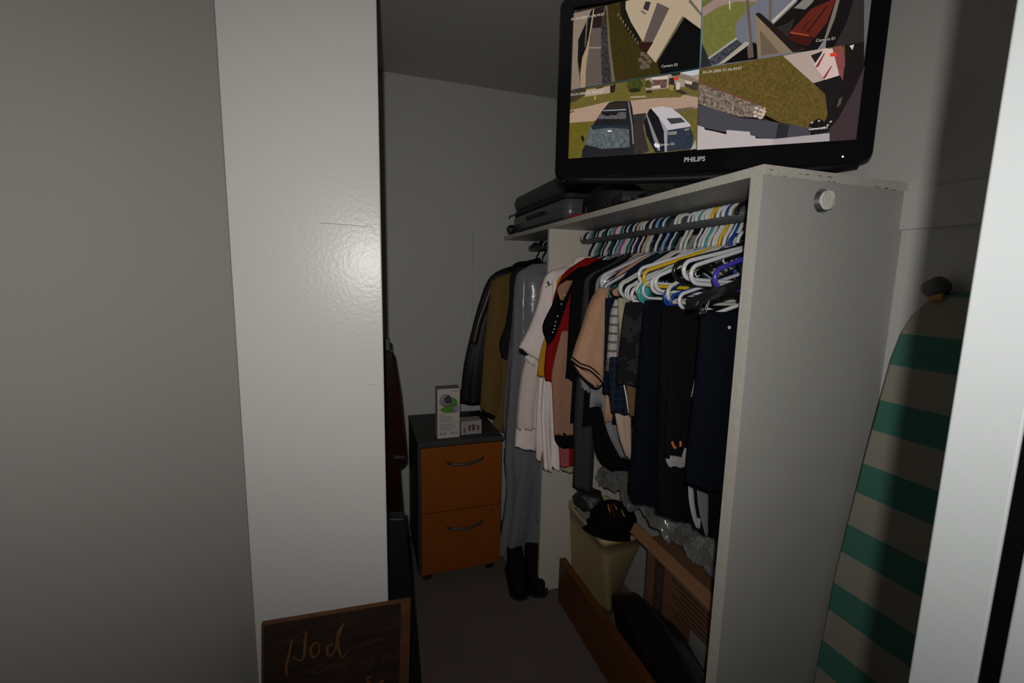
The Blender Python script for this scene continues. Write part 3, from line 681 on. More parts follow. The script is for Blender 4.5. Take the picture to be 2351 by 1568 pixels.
sstroke([(765,1474,.5),(752,1483,.9),(755,1500,1.1),(768,1492,.7),(774,1470,.8),(786,1436,.9),(789,1430,.6),(776,1452,1),(778,1485,1.1),(786,1503,.6),(798,1490,.4)], .004, let_m)
sstroke([(798,1490,.4),(830,1480,.4),(860,1466,.4),(874,1463,.35),(882,1470,.3)], .0035, let2_m)
a = SP(716, 1541)
for txt, px_, py_, sz, mm in (('Grant', 718, 1543, .042, let2_m), ('me', 818, 1528, .042, let2_m), ('the', 872, 1515, .044, let2_m)):
    a = SP(px_, py_); me = text_mesh(txt, sz, ext=.0008, shear=.2); me.materials.clear(); me.materials.append(mm)
    me.transform(MS @ Matrix.Translation((a[0]*Lw, -.0006, -a[1]*Lw)) @ Matrix.Rotation(-.0, 4, 'Y') @ Matrix.Rotation(PI/2, 4, 'X'))
    o = bpy.data.objects.new('lettering', me); C.objects.link(o); P(o, sg)
sstroke([(853,1543,.7),(843,1552,1),(850,1562,1.1),(840,1575,1)], .004, let_m); sstroke([(868,1560,.8),(880,1552,.9),(870,1566,1),(884,1570,.8)], .004, let_m)

# ------------------------------------------------------------------ garments
def rowpts(r, y0):
    """row: (left px, right px, py) or (left px, left py, right px, right py) in the plane y0"""
    if len(r) == 3: a, b = atY(r[0], r[2], y0), atY(r[1], r[2], y0)
    else: a, b = atY(r[0], r[1], y0), atY(r[2], r[3], y0)
    return (a.x, a.z, b.x, b.z)
def drape(rows, y0, th, fold=.10, seed=0, per=5, seg=30, nf=5, jit=0, raw=False, ysh=0, capt=True, openb=True, flare=0):
    """soft hanging cloth tube: rows give left and right edge, th the half thickness"""
    R = spline([r if raw else rowpts(r, y0) for r in rows], per)
    rnd = random.Random(seed); ph = [rnd.uniform(0, 6.3) for _ in range(6)]; n = len(R)
    bm = bmesh.new(); rings = []
    for i, (xa, za, xb, zb) in enumerate(R):
        t = i/(n-1); c = ((xa+xb)/2, (za+zb)/2); hx, hz = (xb-xa)/2, (zb-za)/2
        e = min(1, .35+3*t) if capt else 1
        tt = th*e*(1+flare*t); ring = []
        for k in range(seg):
            a = 2*PI*k/seg; ca, sa = math.cos(a), math.sin(a)
            # folds run down the cloth and grow toward the hem
            q = fold*(.35+t)*(math.sin(nf*a+ph[0]+1.4*math.sin(2.2*t+ph[1]))+.5*math.sin((nf*2+1)*a+ph[2]-2*t)) 
            ux = math.copysign(abs(ca)**.8, ca); uy = math.copysign(abs(sa)**.8, sa)
            x = c[0]+hx*ux*(1+.25*q*abs(sa)); z = c[1]+hz*ux
            y = y0+ysh*t+tt*uy*(1+q*2.2)+tt*.5*fold*8*(hx/.1 if hx < .1 else 1)*.35*math.sin(3.1*ca*2+ph[3]+1.5*t)*min(1, t*3)
            ring.append(bm.verts.new((x+jit*rnd.uniform(-1, 1), y+jit*rnd.uniform(-1, 1), z+.0025*math.sin(5*a+ph[4])*t)))
        rings.append(ring)
    for A, B in zip(rings, rings[1:]):
        for k in range(seg): bm.faces.new((A[k], A[(k+1) % seg], B[(k+1) % seg], B[k]))
    bm.faces.new(rings[0])
    if openb:
        B = rings[-1]; cx = sum(v.co.x for v in B)/seg; cy = sum(v.co.y for v in B)/seg; prev = B
        for sc, dz in ((.90, .001), (.84, .025)):
            nr = [bm.verts.new((cx+(v.co.x-cx)*sc, cy+(v.co.y-cy)*sc, v.co.z+dz)) for v in B]
            for k in range(seg): bm.faces.new((prev[k], prev[(k+1) % seg], nr[(k+1) % seg], nr[k]))
            prev = nr
        bm.faces.new(prev)
    else: bm.faces.new(rings[-1])
    return bm
def garment(name, label, cat, y0, m, body=None, group=None):
    """body: (hem z above floor, half thickness) for the part hanging between hanger tip and the wall"""
    g = thing(name, label, cat, (RX, y0, H-.4)); g['y0'] = y0; g['m'] = 0
    if body:
        hem, th = body[:2]; x0 = body[2] if len(body) > 2 else .715
        x1 = 2*RX-x0 if 2*RX-x0 < 1.12 else 1.12
        zs = RZ-.085
        rows = [(RX-.045, zs, RX+.045, zs), (RX-.11, zs-.035, RX+.11, zs-.035), (x0+.012, zs-.075, x1-.012, zs-.075), (x0, zs-.13, x1, zs-.13),
                (x0+.004, (zs+hem)/2, x1-.004, (zs+hem)/2), (x0-.002, hem, x1+.002, hem)]
        child('body', drape(rows, y0, th, .08, seed=int(y0*1000), raw=True, nf=6, seg=36), m, g, smooth=True)
    return g
def gpart(g, name, rows, m, y0=None, th=.024, **k):
    y0 = y0 if y0 is not None else g['y0']
    k.setdefault('seed', int(rows[0][0])+len(rows)); return child(name, drape(rows, y0, th, **k), m, g, smooth=True)
def seam(g, name, pts, y0, r, m, flat=1.0):
    bm = bmesh.new(); tube(bm, spline([tuple(atY(x, y, y0)) for x, y in pts], 5), r, 6, flat=flat); return child(name, bm, m, g, smooth=True)
K = .50
white_c = cloth('white_cotton', rgb(178, 166, 162, K)); white2 = cloth('white_ribbed_cotton', rgb(172, 158, 152, K), 'stripe_x', rgb(140, 128, 124, K), 80)
leather = mat('black_leather', (.007, .006, .007, 1), rough=.45, spec=.25, bump=.4, bscale=90)
olive = cloth('olive_tan_wool', (.185, .115, .035, 1)); blackc = cloth('black_cotton', (.0045, .0045, .005, 1)); dkgreen = cloth('black_green_cloth', (.018, .020, .020, 1))
redc = cloth('red_cotton', (.26, .008, .008, 1)); yelc = cloth('yellow_cotton', (.52, .26, .012, 1)); tanc = cloth('tan_cotton', (.36, .19, .12, 1)); peach = cloth('peach_pique', (.44, .25, .155, 1))
charc = cloth('charcoal_jersey', (.038, .036, .039, 1)); greyl = cloth('light_grey_jersey', (.24, .23, .24, 1)); navy = cloth('navy_cotton', (.006, .010, .022, 1)); navy2 = cloth('dark_navy_denim', (.0028, .004, .0075, 1))
salmon = cloth('salmon_cotton', (.38, .10, .10, 1)); pgreen = cloth('pale_green_cotton', (.36, .34, .21, 1)); plaid = cloth('white_plaid', (.42, .39, .37, 1), 'plaid', (.13, .11, .10, 1), 12)
camo = cloth('black_camo', (.010, .009, .010, 1), 'camo', (.024, .021, .023, 1), 30); brown = cloth('brown_cotton', (.13, .075, .035, 1)); cream = cloth('cream_cotton', (.46, .34, .26, 1))
pinkg = cloth('mauve_grey_cotton', (.17, .14, .15, 1)); navypl = cloth('navy_plaid', (.007, .011, .026, 1), 'plaid', (.014, .020, .034, 1), 14)
plastic = mat('dry_cleaning_plastic', (.20, .205, .22, 1), rough=.22, spec=.6, bump=1.0, bscale=26, var=.12, vscale=6)
pearl = mat('white_button', (.7, .68, .65, 1), rough=.3)
# --- far bay
g = garment('leather_jacket', 'black leather jacket, farthest garment in the far bay, hanging over the cabinet', 'jacket', 2.345, leather, (H-.66, .020, .66))
gpart(g, 'sleeve', [(1215,1262,600),(1163,1240,614),(1136,1215,626),(1117,1200,648),(1098,1180,700),(1082,1165,760),(1066,1150,830),(1060,1140,880),(1057,1132,926)], leather, th=.036, fold=.07, nf=4)
seam(g, 'shoulder_panel', [(1135,640),(1118,690),(1100,740),(1088,790)], 2.301, .020, mat('brown_leather_panel', (.028, .018, .018, 1), rough=.4, bump=.3, bscale=60), flat=.5)
g = garment('olive_jacket', 'olive tan jacket hanging beside the black leather jacket', 'jacket', 2.250, olive, (H-.70, .020, .68))
gpart(g, 'sleeve', [(1150,1200,632),(1130,1190,650),(1122,1185,700),(1113,1178,780),(1107,1170,860),(1103,1150,930),(1106,938,1138,954)], olive, th=.030, fold=.06, nf=4)
gpart(g, 'front_panel', [(1152,1185,800),(1150,1182,880),(1143,1175,935),(1134,1165,965),(1127,980,1156,992)], olive, y0=2.205, th=.016, fold=.05)
gpart(g, 'lining', [(1102,1150,936),(1112,1152,952),(1128,1150,962)], blackc, y0=2.262, th=.02)
g = garment('black_coat', 'short black coat with loose cuffs between olive jacket and plastic bag', 'coat', 2.150, dkgreen, (H-.55, .018, .70))
gpart(g, 'sleeve', [(1188,1250,612),(1172,1240,632),(1172,1220,660),(1168,1210,700),(1160,1200,750),(1147,1190,788),(1152,1185,822)], dkgreen, th=.028, fold=.08)
seam(g, 'collar', [(1176,618),(1190,607),(1215,603),(1240,596)], 2.12, .013, blackc, .7)
g = garment('mauve_shirt', 'mauve grey long shirt showing as a thin strip beside the plastic garment bag', 'shirt', 2.085, pinkg, (H-.8, .014, .72))
gpart(g, 'sleeve', [(1178,1215,720),(1168,1205,800),(1160,1200,880),(1154,1195,950),(1157,1190,1006)], pinkg, th=.018)
g = garment('garment_bag', 'long grey-blue plastic dry-cleaning bag reaching almost down to the floor', 'garment bag', 2.00, plastic)
gpart(g, 'bag', [(1222,1300,606),(1192,1305,624),(1184,1310,645),(1179,1315,700),(1176,1320,780),(1170,1315,880),(1162,1310,1000),(1159,1305,1060),(1163,1300,1120),(1158,1290,1180),(1150,1280,1232),(1138,1275,1262,1256)], plastic, th=.052, fold=.12, jit=.0022, nf=7, per=7, seg=44)
for pts in ([(1196,1030),(1194,1080),(1184,1130)], [(1212,1050),(1208,1110),(1204,1170)], [(1225,1080),(1224,1140),(1232,1200)]): seam(g, 'plastic_crease', pts, 1.940, .0035, plastic, .5)
bm = bmesh.new()
for x0_, zb, ex in ((.63, 0, 0), (.70, 0, .03)):
    pass
bm.free()
def boot(x, y, lab):
    t = thing('boot', lab, 'boot', (x, y, 0), math.radians(-100), 'dark boots on the floor under the garment bag')
    bm = bmesh.new(); R = []
    for z, l0, l1, wd in ((.014, -.13, .13, .045), (.04, -.13, .125, .047), (.07, -.125, .09, .044), (.10, -.12, .02, .042), (.125, -.118, -.03, .040), (.135, -.115, -.04, .034)):
        R.append([bm.verts.new(((l0+l1)/2+(l1-l0)/2*math.cos(2*PI*k/18), wd*math.sin(2*PI*k/18), z)) for k in range(18)])
    for A, B in zip(R, R[1:]):
        for k in range(18): bm.faces.new((A[k], A[(k+1) % 18], B[(k+1) % 18], B[k]))
    bm.faces.new(R[0]); bm.faces.new(R[-1]); obj('upper', bm, mat('boot_suede', (.012, .009, .008, 1), rough=.8, spec=.1), t, smooth=True)
    bm = bmesh.new(); prism(bm, rounded(-.132, .132, -.047, .047, .045, 5), 0, .014)
    for v in bm.verts: v.co = Vector((v.co.x, v.co.z, v.co.y))
    obj('sole', bm, black_m, t); return t
boot(.675, 1.875, 'dark leather boot on the floor beneath the plastic bag, left one'); boot(.765, 1.865, 'dark leather boot on the floor nearer the divider panel')
boot.__doc__ = None
# --- near bay, far to near
g = garment('dress_shirt', 'white ribbed long-sleeved shirt with a wide cuff, hanging below the white polo', 'shirt', 1.742, white2, (H-.55, .012))
gpart(g, 'sleeve', [(1225,1270,770),(1203,1250,840),(1195,1243,880),(1189,1236,930),(1186,1234,985)], white2, th=.022, fold=.14, nf=6)
gpart(g, 'cuff', [(1185,1234,984),(1183,1232,1005),(1182,1024,1229,1033)], white_c, th=.021, fold=.02, capt=False)
g = garment('polo_shirt', 'white polo shirt with small dark green emblem and navy sleeve lining', 'shirt', 1.700, white_c, (H-.50, .012))
gpart(g, 'sleeve', [(1300,1350,612),(1262,1335,624),(1246,1328,650),(1234,1310,700),(1214,1295,752),(1190,798,1256,842)], white_c, th=.028, fold=.13, nf=5)
gpart(g, 'sleeve_lining', [(1191,800,1212,808),(1192,806,1212,815)], navy, y0=1.702, th=.012, fold=.0, capt=False)
gpart(g, 'sleeve_layer', [(1236,1290,745),(1218,1285,790),(1204,825,1262,868)], white_c, y0=1.735, th=.014, fold=.16)
gpart(g, 'collar', [(1328,1372,588),(1318,1372,598),(1312,1370,612)], white_c, th=.02)
seam(g, 'emblem', [(1257,646),(1261,655)], 1.664, .0042, mat('emblem_green', (.01, .06, .03, 1)), .5)
seam(g, 'shoulder_seam', [(1252,660),(1290,640),(1330,628)], 1.672, .0012, pinkg)
g = garment('white_shirt', 'white shirt with two crumpled sleeves hanging in front of the divider panel', 'shirt', 1.648, white_c, (H-.52, .012))
gpart(g, 'sleeve', [(1252,1300,820),(1247,1292,880),(1243,1287,950),(1246,1285,1020),(1248,1079,1283,1070)], white_c, th=.022, fold=.24, nf=7)
gpart(g, 'sleeve', [(1240,1262,840),(1234,1258,920),(1231,1252,985),(1231,1242,1040),(1232,1054,1238,1057)], white_c, y0=1.672, th=.012, fold=.1)
g = garment('yellow_shirt', 'yellow shirt showing as a narrow strip beside the red shirt', 'shirt', 1.608, yelc, (H-.45, .010))
gpart(g, 'sleeve', [(1252,1275,770),(1240,1262,812),(1233,862,1256,868)], yelc, th=.012, fold=.05)
g = garment('red_shirt', 'red shirt with black front placket and white buttons', 'shirt', 1.555, redc, (H-.50, .012))
gpart(g, 'sleeve', [(1345,1380,592),(1305,1372,618),(1288,1360,640),(1272,1345,680),(1262,1330,740),(1254,1318,800),(1250,1310,850),(1252,872,1298,884)], redc, th=.026, fold=.05, nf=4)
gpart(g, 'black_placket', [(1330,1350,612),(1290,1322,646),(1272,1304,690),(1246,745,1290,730),(1252,775,1277,765),(1257,792,1264,786)], blackc, y0=1.525, th=.010, fold=.03)
gpart(g, 'tan_facing', [(1300,1315,644),(1280,662,1308,660),(1286,688,1292,690)], tanc, y0=1.513, th=.005, fold=.02)
for x, y in ((1297,677),(1289,698),(1280,726),(1276,739),(1274,748),(1272,756),(1269,763)):
    p = atY(x, y, 1.508); bm = bmesh.new(); lathe(bm, [(.0015, p.y-.0012), (.0028, p.y-.0004), (.0028, p.y+.0012)], 10, (p.x, p.z), 'y'); child('button', bm, pearl, g)
for x, y in ((1292,786),(1284,818)): seam(g, 'dark_patch', [(x-3,y-5),(x,y),(x-1,y+7)], 1.518, .008, navy, .4)
g = garment('tan_shorts', 'tan trousers folded over a hanger, black band below, behind the red shirt', 'trousers', 1.512, tanc)
gpart(g, 'leg', [(1290,1345,760),(1268,1330,850),(1268,1322,900),(1270,1322,950),(1272,1326,998)], tanc, th=.014, fold=.04)
gpart(g, 'dark_band', [(1273,1328,992),(1274,1330,1010),(1284,1026,1330,1030)], blackc, th=.013, fold=.04, capt=False)
g = garment('salmon_shirt', 'salmon and red shirt with pale green hem low beside the divider panel', 'shirt', 1.545, salmon)
gpart(g, 'body', [(1282,1310,985),(1284,1308,1030),(1286,1306,1072)], salmon, th=.012)
gpart(g, 'red_panel', [(1302,1335,985),(1304,1332,1030),(1303,1330,1068)], redc, th=.012, y0=1.540)
gpart(g, 'hem', [(1285,1335,1066),(1288,1333,1077),(1300,1082,1325,1083)], pgreen, th=.010, y0=1.55)
g = garment('black_shirt', 'plain black shirt hanging between the red shirt and the charcoal one', 'shirt', 1.440, blackc, (H-.52, .014))
gpart(g, 'sleeve', [(1370,1410,597),(1335,1400,620),(1318,1390,650),(1310,1380,700),(1306,1370,770),(1303,1362,830),(1300,868,1350,884)], blackc, th=.028, fold=.06, nf=4)
gpart(g, 'tail', [(1318,1350,850),(1316,1348,930),(1318,1346,1000)], blackc, y0=1.452, th=.014)
g = garment('charcoal_pullover', 'charcoal long-sleeved pullover whose sleeve hangs lowest beside the divider', 'pullover', 1.378, charc, (H-.52, .014))
gpart(g, 'sleeve', [(1400,1440,606),(1365,1430,628),(1345,1415,655),(1337,1402,700),(1332,1392,780),(1326,1378,860),(1320,1366,950),(1318,1362,1050),(1316,1116,1358,1127)], charc, th=.026, fold=.05, nf=4, per=4)
g = garment('hooded_top', 'black hooded top with a long curved sleeve sweeping toward the lower right', 'top', 1.345, blackc, (H-.50, .012))
gpart(g, 'sleeve', [(1352,1385,860),(1354,1388,920),(1358,1402,970),(1364,1424,1020),(1376,1446,1056),(1396,1074,1452,1072)], blackc, th=.022, fold=.06, openb=False)
g = garment('grey_pullover', 'light grey pullover with a pale sleeve curving behind the peach polo', 'pullover', 1.300, greyl, (H-.42, .012))
gpart(g, 'sleeve', [(1355,1395,850),(1372,1402,900),(1384,1412,950),(1398,1428,1000),(1424,1448,1050)], greyl, th=.016, fold=.05)
gpart(g, 'sleeve', [(1326,1362,840),(1332,1358,872),(1337,893,1350,901)], greyl, th=.020, y0=1.318)
g = garment('peach_polo', 'peach polo shirt with black and peach striped sleeve hem', 'shirt', 1.238, peach, (H-.45, .013, .735))
gpart(g, 'sleeve', [(1378,1408,660),(1365,1402,680),(1352,1398,710),(1338,1393,755),(1324,1388,795),(1313,829,1386,884)], peach, th=.030, fold=.06, nf=3, openb=False)
stripe = cloth('hem_black', (.012, .010, .012, 1))
seam(g, 'hem_stripe', [(1314,820),(1332,834),(1356,843),(1376,860),(1386,873)], 1.205, .0024, stripe); seam(g, 'hem_stripe', [(1312,828),(1330,842),(1354,851),(1374,868),(1386,882)], 1.205, .0030, stripe)
seam(g, 'hem_stripe', [(1314,836),(1326,856),(1342,872),(1358,888),(1372,891),(1386,880)], 1.216, .0026, stripe); seam(g, 'hem_stripe', [(1320,842),(1332,860),(1346,873),(1360,884),(1374,885)], 1.218, .0018, stripe)
gpart(g, 'sleeve_back', [(1318,838,1384,878),(1330,858,1378,885),(1350,876,1368,890)], peach, y0=1.228, th=.012, fold=.03, capt=False)
g = garment('navy_shirt', 'navy shirt showing as a narrow strip right of the peach polo', 'shirt', 1.205, navy, (H-.45, .010, .745))
gpart(g, 'sleeve', [(1390,1412,684),(1388,1408,760),(1387,1404,840),(1385,903,1402,908)], navy, th=.014, fold=.05)
g = garment('plaid_shirt', 'white shirt with thin grey-brown plaid lines beside the dark patterned shorts', 'shirt', 1.170, plaid)
gpart(g, 'sleeve', [(1412,1434,688),(1404,1430,720),(1400,1426,770),(1396,1424,820),(1391,852,1418,864)], plaid, th=.016, fold=.10)
g = garment('green_shirt', 'pale yellow-green shirt hanging just right of the white plaid shirt', 'shirt', 1.142, pgreen)
gpart(g, 'sleeve', [(1420,1446,684),(1420,1442,720),(1424,1440,765),(1428,790,1438,792)], pgreen, th=.012, fold=.06)
g = garment('plaid_shorts', 'navy plaid shorts with a white side stripe, hanging under the white plaid sleeve', 'shorts', 1.150, navypl)
gpart(g, 'leg', [(1400,1440,820),(1398,1438,870),(1400,1440,910),(1404,946,1446,952)], navypl, th=.012, fold=.04, y0=1.118)
seam(g, 'white_stripe', [(1432,880),(1437,905),(1441,930),(1444,948)], 1.103, .0022, white_c, .5)
g = garment('cream_trousers', 'cream trousers showing below the navy plaid shorts', 'trousers', 1.128, cream)
gpart(g, 'leg', [(1408,1450,925),(1414,1448,960),(1424,1448,1010),(1438,1048,1448,1056)], cream, th=.012, fold=.05, y0=1.14)
g = garment('brown_shorts', 'brown trousers showing as a small piece under the dark patterned shorts', 'trousers', 1.098, brown)
gpart(g, 'leg', [(1438,1480,860),(1440,1475,905),(1446,955,1465,960)], brown, th=.012, fold=.04)
g = garment('patterned_shorts', 'black faintly camouflage-patterned shorts with a ragged hem', 'shorts', 1.060, camo)
gpart(g, 'leg', [(1436,1560,694),(1430,1552,740),(1424,1545,800),(1418,1540,850),(1416,880,1530,890)], camo, th=.022, fold=.05, nf=5)
gpart(g, 'orange_trim', [(1481,1487,692),(1481,1486,705),(1482,1485,716)], cloth('orange_trim', (.22, .07, .02, 1)), y0=1.036, th=.003, fold=0)
g = garment('navy_trousers', 'long dark navy trousers hanging in the middle of the near bay', 'trousers', .985, navy2)
gpart(g, 'leg', [(1480,1640,690),(1474,1635,760),(1468,1625,850),(1460,1610,960),(1452,1592,1060),(1446,1570,1120),(1450,1146,1560,1160)], navy2, th=.028, fold=.05, nf=6, per=6)
g = garment('black_trousers', 'long black trousers left of the near-side navy jeans', 'trousers', .905, blackc)
gpart(g, 'leg', [(1520,1700,702),(1517,1700,800),(1515,1690,900),(1513,1675,1000),(1510,1660,1100),(1510,1178,1650,1200)], blackc, th=.026, fold=.05, nf=6, per=6)
g = garment('black_shorts', 'black shorts with orange emblem and white hem in front of black trousers', 'shorts', .862, blackc)
gpart(g, 'leg', [(1535,1620,860),(1530,1610,950),(1528,1600,1010),(1527,1050,1595,1056)], blackc, th=.010, fold=.03, y0=.866)
gpart(g, 'white_hem', [(1528,1053,1572,1054),(1530,1062,1573,1063),(1534,1070,1572,1071)], cloth('grey_white_hem', (.28, .26, .25, 1)), y0=.853, th=.006, fold=.02)
gpart(g, 'grey_gusset', [(1572,1028,1580,1030),(1566,1050,1580,1052),(1572,1066,1578,1070)], greyl, y0=.851, th=.004, fold=.02)
for pts in ([(1543,1014),(1547,1024),(1552,1029)], [(1562,1013),(1563,1020),(1562,1025)]): seam(g, 'orange_emblem', pts, .852, .0038, mat('orange_print', (.45, .14, .03, 1)), .4)
g = garment('track_trousers', 'black track trousers with white side stripes at the bottom', 'trousers', .826, blackc)
gpart(g, 'leg', [(1590,1720,900),(1585,1700,1000),(1580,1690,1100),(1588,1680,1170),(1612,1222,1670,1240)], blackc, th=.013, fold=.03)
strp = cloth('track_stripe', (.34, .32, .33, 1)); strp2 = cloth('track_grey', (.15, .155, .16, 1))
gpart(g, 'side_stripe', [(1580,1116,1592,1122),(1582,1150,1594,1154),(1589,1185,1600,1190),(1600,1212,1607,1214)], strp, y0=.808, th=.003, fold=.01)
gpart(g, 'side_stripe', [(1600,1125,1626,1135),(1604,1165,1626,1170),(1613,1205,1625,1210),(1620,1228,1624,1232)], strp2, y0=.807, th=.003, fold=.01)
g = garment('navy_jeans', 'dark navy jeans with a silver rivet, nearest to the side panel', 'jeans', .785, navy2)
gpart(g, 'leg', [(1610,1760,716),(1606,1750,780),(1600,1745,860),(1590,1735,950),(1580,1720,1050),(1577,1108,1700,1140)], navy2, th=.022, fold=.05, nf=6, per=6)
p = atY(1675, 752, .757); bm = bmesh.new(); lathe(bm, [(.001, p.y-.002), (.0035, p.y-.001), (.004, p.y+.001)], 12, (p.x, p.z), 'y'); child('rivet', bm, mat('rivet_steel', (.8, .8, .8, 1), rough=.3, metal=.6), g)
seam(g, 'inner_seam', [(1608,790),(1603,830),(1594,880),(1587,912)], .800, .0016, cloth('seam_grey', (.22, .21, .20, 1)), .6)

# ------------------------------------------------------------------ hangers
def hanger_bm(kind, half=.205, drop=.0, r=.0048, gap=.042):
    bm = bmesh.new(); R = .0245
    hook = [(-R*1.02, 0, -.004)]+[(-R*math.cos(math.radians(a)), 0, R*math.sin(math.radians(a))) for a in range(12, 181, 14)]
    hook += [(R*.98, 0, -.012), (R*.55, 0, -.036), (.004, 0, -.052), (0, 0, -.075)]
    if kind == 'wire': r *= .5
    tube(bm, spline(hook, 2), r if kind != 'paddle' else r*.9, 8)
    za, zt = -.078, -.128-drop
    lr = gap/2
    L_ = [(-half+lr*1.2+lr*math.cos(math.radians(a))*1.0, 0, zt-lr+lr*math.sin(math.radians(a))) for a in range(100, 261, 20)]
    Rr = [(-x, y, z) for x, y, z in L_[::-1]]
    path = [(0, 0, za), (-.03, 0, za-.008)]+L_+[(-.05, 0, zt-2*lr-.006), (.05, 0, zt-2*lr-.006)]+Rr+[(.03, 0, za-.008)]
    tube(bm, path, r, 8, closed=True)
    if kind == 'paddle':
        for s in (-1, 1):
            bm2 = [(-half+lr*1.2+lr*math.cos(math.radians(a)), zt-lr+lr*math.sin(math.radians(a))) for a in range(90, 271, 15)]
            pts = [(s*-1*-x if s == 1 else -x, z) for x, z in bm2]+[(s*(-half+.065), zt-2*lr+.006), (s*(-half+.05), zt-lr), (s*(-half+.075), zt+.010)]
            prism(bm, pts, -.0012, .0012)
    if kind == 'tube':   # little strap hook under the shoulder
        tube(bm, [(-.09, 0, zt+.012), (-.092, 0, zt+.001), (-.086, 0, zt-.006), (-.080, 0, zt-.001)], r*.45, 6)
    return bm
HM = {'white': mat('white_hanger', (.60, .60, .62, 1), rough=.25, spec=.5), 'cream': mat('cream_hanger', (.56, .55, .46, 1), rough=.3), 'black': mat('black_hanger', (.010, .010, .012, 1), rough=.22),
      'dteal': mat('dark_teal_hanger', (.006, .085, .085, 1), rough=.3), 'teal': mat('teal_hanger', (.05, .32, .32, 1), rough=.3), 'lblue': mat('light_blue_hanger', (.16, .34, .52, 1), rough=.3),
      'pink': mat('pink_hanger', (.45, .06, .13, 1), rough=.3), 'yellow': mat('yellow_hanger', (.62, .40, .015, 1), rough=.3), 'blue': mat('blue_hanger', (.01, .05, .30, 1), rough=.3),
      'purple': mat('purple_hanger', (.055, .035, .36, 1), rough=.28), 'navyb': mat('navy_hanger', (.01, .012, .05, 1), rough=.25), 'grey': mat('grey_hanger', (.20, .26, .25, 1), rough=.35), 'wood': mat('pale_wood_hanger', (.50, .34, .20, 1), rough=.45)}
CN = {'white': 'white', 'cream': 'cream', 'black': 'black', 'dteal': 'dark teal', 'teal': 'turquoise', 'lblue': 'light blue', 'pink': 'pink', 'yellow': 'yellow', 'blue': 'royal blue', 'purple': 'purple', 'navyb': 'navy', 'grey': 'grey-green', 'wood': 'pale wooden'}
HMESH = {}
def hanger(y, colr, kind='tube', half=.205, drop=0, gap=.042, yaw=0, label=None, r=.0048, sink=0):
    key = (colr, kind, half, drop, gap, r)
    if key not in HMESH:
        o = obj('clothes_hanger', hanger_bm(kind, half, drop, r, gap), HM[colr], smooth=True); HMESH[key] = o.data
    else:
        o = bpy.data.objects.new('clothes_hanger', HMESH[key]); C.objects.link(o)
    o.location = (RX, y, RZ-sink); o.rotation_euler = (0, 0, math.radians(yaw)); return tag(o, label, 'hanger')
ORD = ['nearest', 'second', 'third', 'fourth', 'fifth', 'sixth', 'seventh', 'eighth', 'ninth', 'tenth', 'eleventh', 'twelfth', 'thirteenth', 'fourteenth', 'fifteenth', 'sixteenth', 'seventeenth', 'eighteenth', 'nineteenth', 'twentieth', 'twenty-first', 'twenty-second', 'twenty-third']
# hooks on the rail, near to far: y, colour, kind, arm drop, yaw
HK = [(.778, 'purple', 'tube', .012, 1), (.848, 'white', 'tube', .004, 0), (.874, 'white', 'tube', -.006, 0), (.915, 'black', 'tube', -.004, 2), (.937, 'cream', 'tube', .050, 3), (.947, 'blue', 'tube', .060, 3), (.957, 'white', 'tube', .025, -6),
      (.976, 'white', 'tube', .030, -5), (.993, 'yellow', 'tube', .012, -12), (1.004, 'white', 'thin', .045, -8), (1.014, 'white', 'tube', .005, -13), (1.031, 'cream', 'tube', .045, -8), (1.042, 'teal', 'paddle', .050, -2),
      (1.055, 'white', 'tube', .060, -8), (1.069, 'white', 'thin', .055, -10), (1.087, 'white', 'thin', .055, -8), (1.128, 'cream', 'tube', .046, -3), (1.147, 'white', 'tube', .044, 1), (1.178, 'black', 'thin', .05, -5), (1.190, 'dteal', 'thin', .064, -4),
      (1.200, 'white', 'thin', .05, -9), (1.220, 'navyb', 'thin', .05, -5), (1.235, 'lblue', 'tube', .056, 0), (1.257, 'black', 'thin', .045, 0), (1.271, 'white', 'paddle', .022, 5), (1.292, 'black', 'thin', .05, 0), (1.312, 'white', 'thin', .05, 13),
      (1.323, 'white', 'thin', .05, 5), (1.340, 'wood', 'tube', .04, 0), (1.352, 'black', 'thin', .04, 0), (1.367, 'white', 'thin', .05, 4), (1.388, 'navyb', 'tube', .04, 0), (1.405, 'white', 'thin', .05, 4), (1.418, 'black', 'tube', .04, 0), (1.427, 'white', 'thin', .05, 0),
      (1.440, 'dteal', 'tube', .05, 0), (1.453, 'white', 'thin', .05, 0), (1.466, 'white', 'thin', .05, 0), (1.475, 'white', 'thin', .05, 0), (1.488, 'pink', 'tube', .05, 0), (1.502, 'lblue', 'thin', .05, 0), (1.512, 'teal', 'tube', .05, 0), (1.534, 'white', 'thin', .05, 0), (1.550, 'black', 'tube', .04, 3),
      (1.563, 'dteal', 'tube', .03, 5), (1.590, 'white', 'thin', .05, 0), (1.600, 'white', 'thin', .05, 0), (1.612, 'black', 'tube', .04, 0), (1.623, 'white', 'thin', .05, 0), (1.637, 'black', 'tube', .04, 0), (1.653, 'dteal', 'tube', .04, 3), (1.666, 'grey', 'thin', .05, 0),
      (1.682, 'grey', 'thin', .05, 0), (1.693, 'white', 'thin', .05, 0), (1.705, 'white', 'thin', .05, 0), (1.725, 'black', 'tube', .04, 0), (1.747, 'white', 'thin', .04, 0)]
count = {}
special = {0: 'purple plastic hanger with rounded arm, nearest to the side panel', 3: 'thick black plastic hanger behind the nearest white pair', 8: 'bright yellow tubular hanger with its arm end in full view', 12: 'turquoise hanger with flat paddle-shaped arm end', 24: 'white hanger with wide flat paddle arm end above the peach polo', 28: 'pale wooden hanger with bare sloping arm'}
SH = {'tube': 'plastic', 'thin': 'thin', 'paddle': 'plastic'}
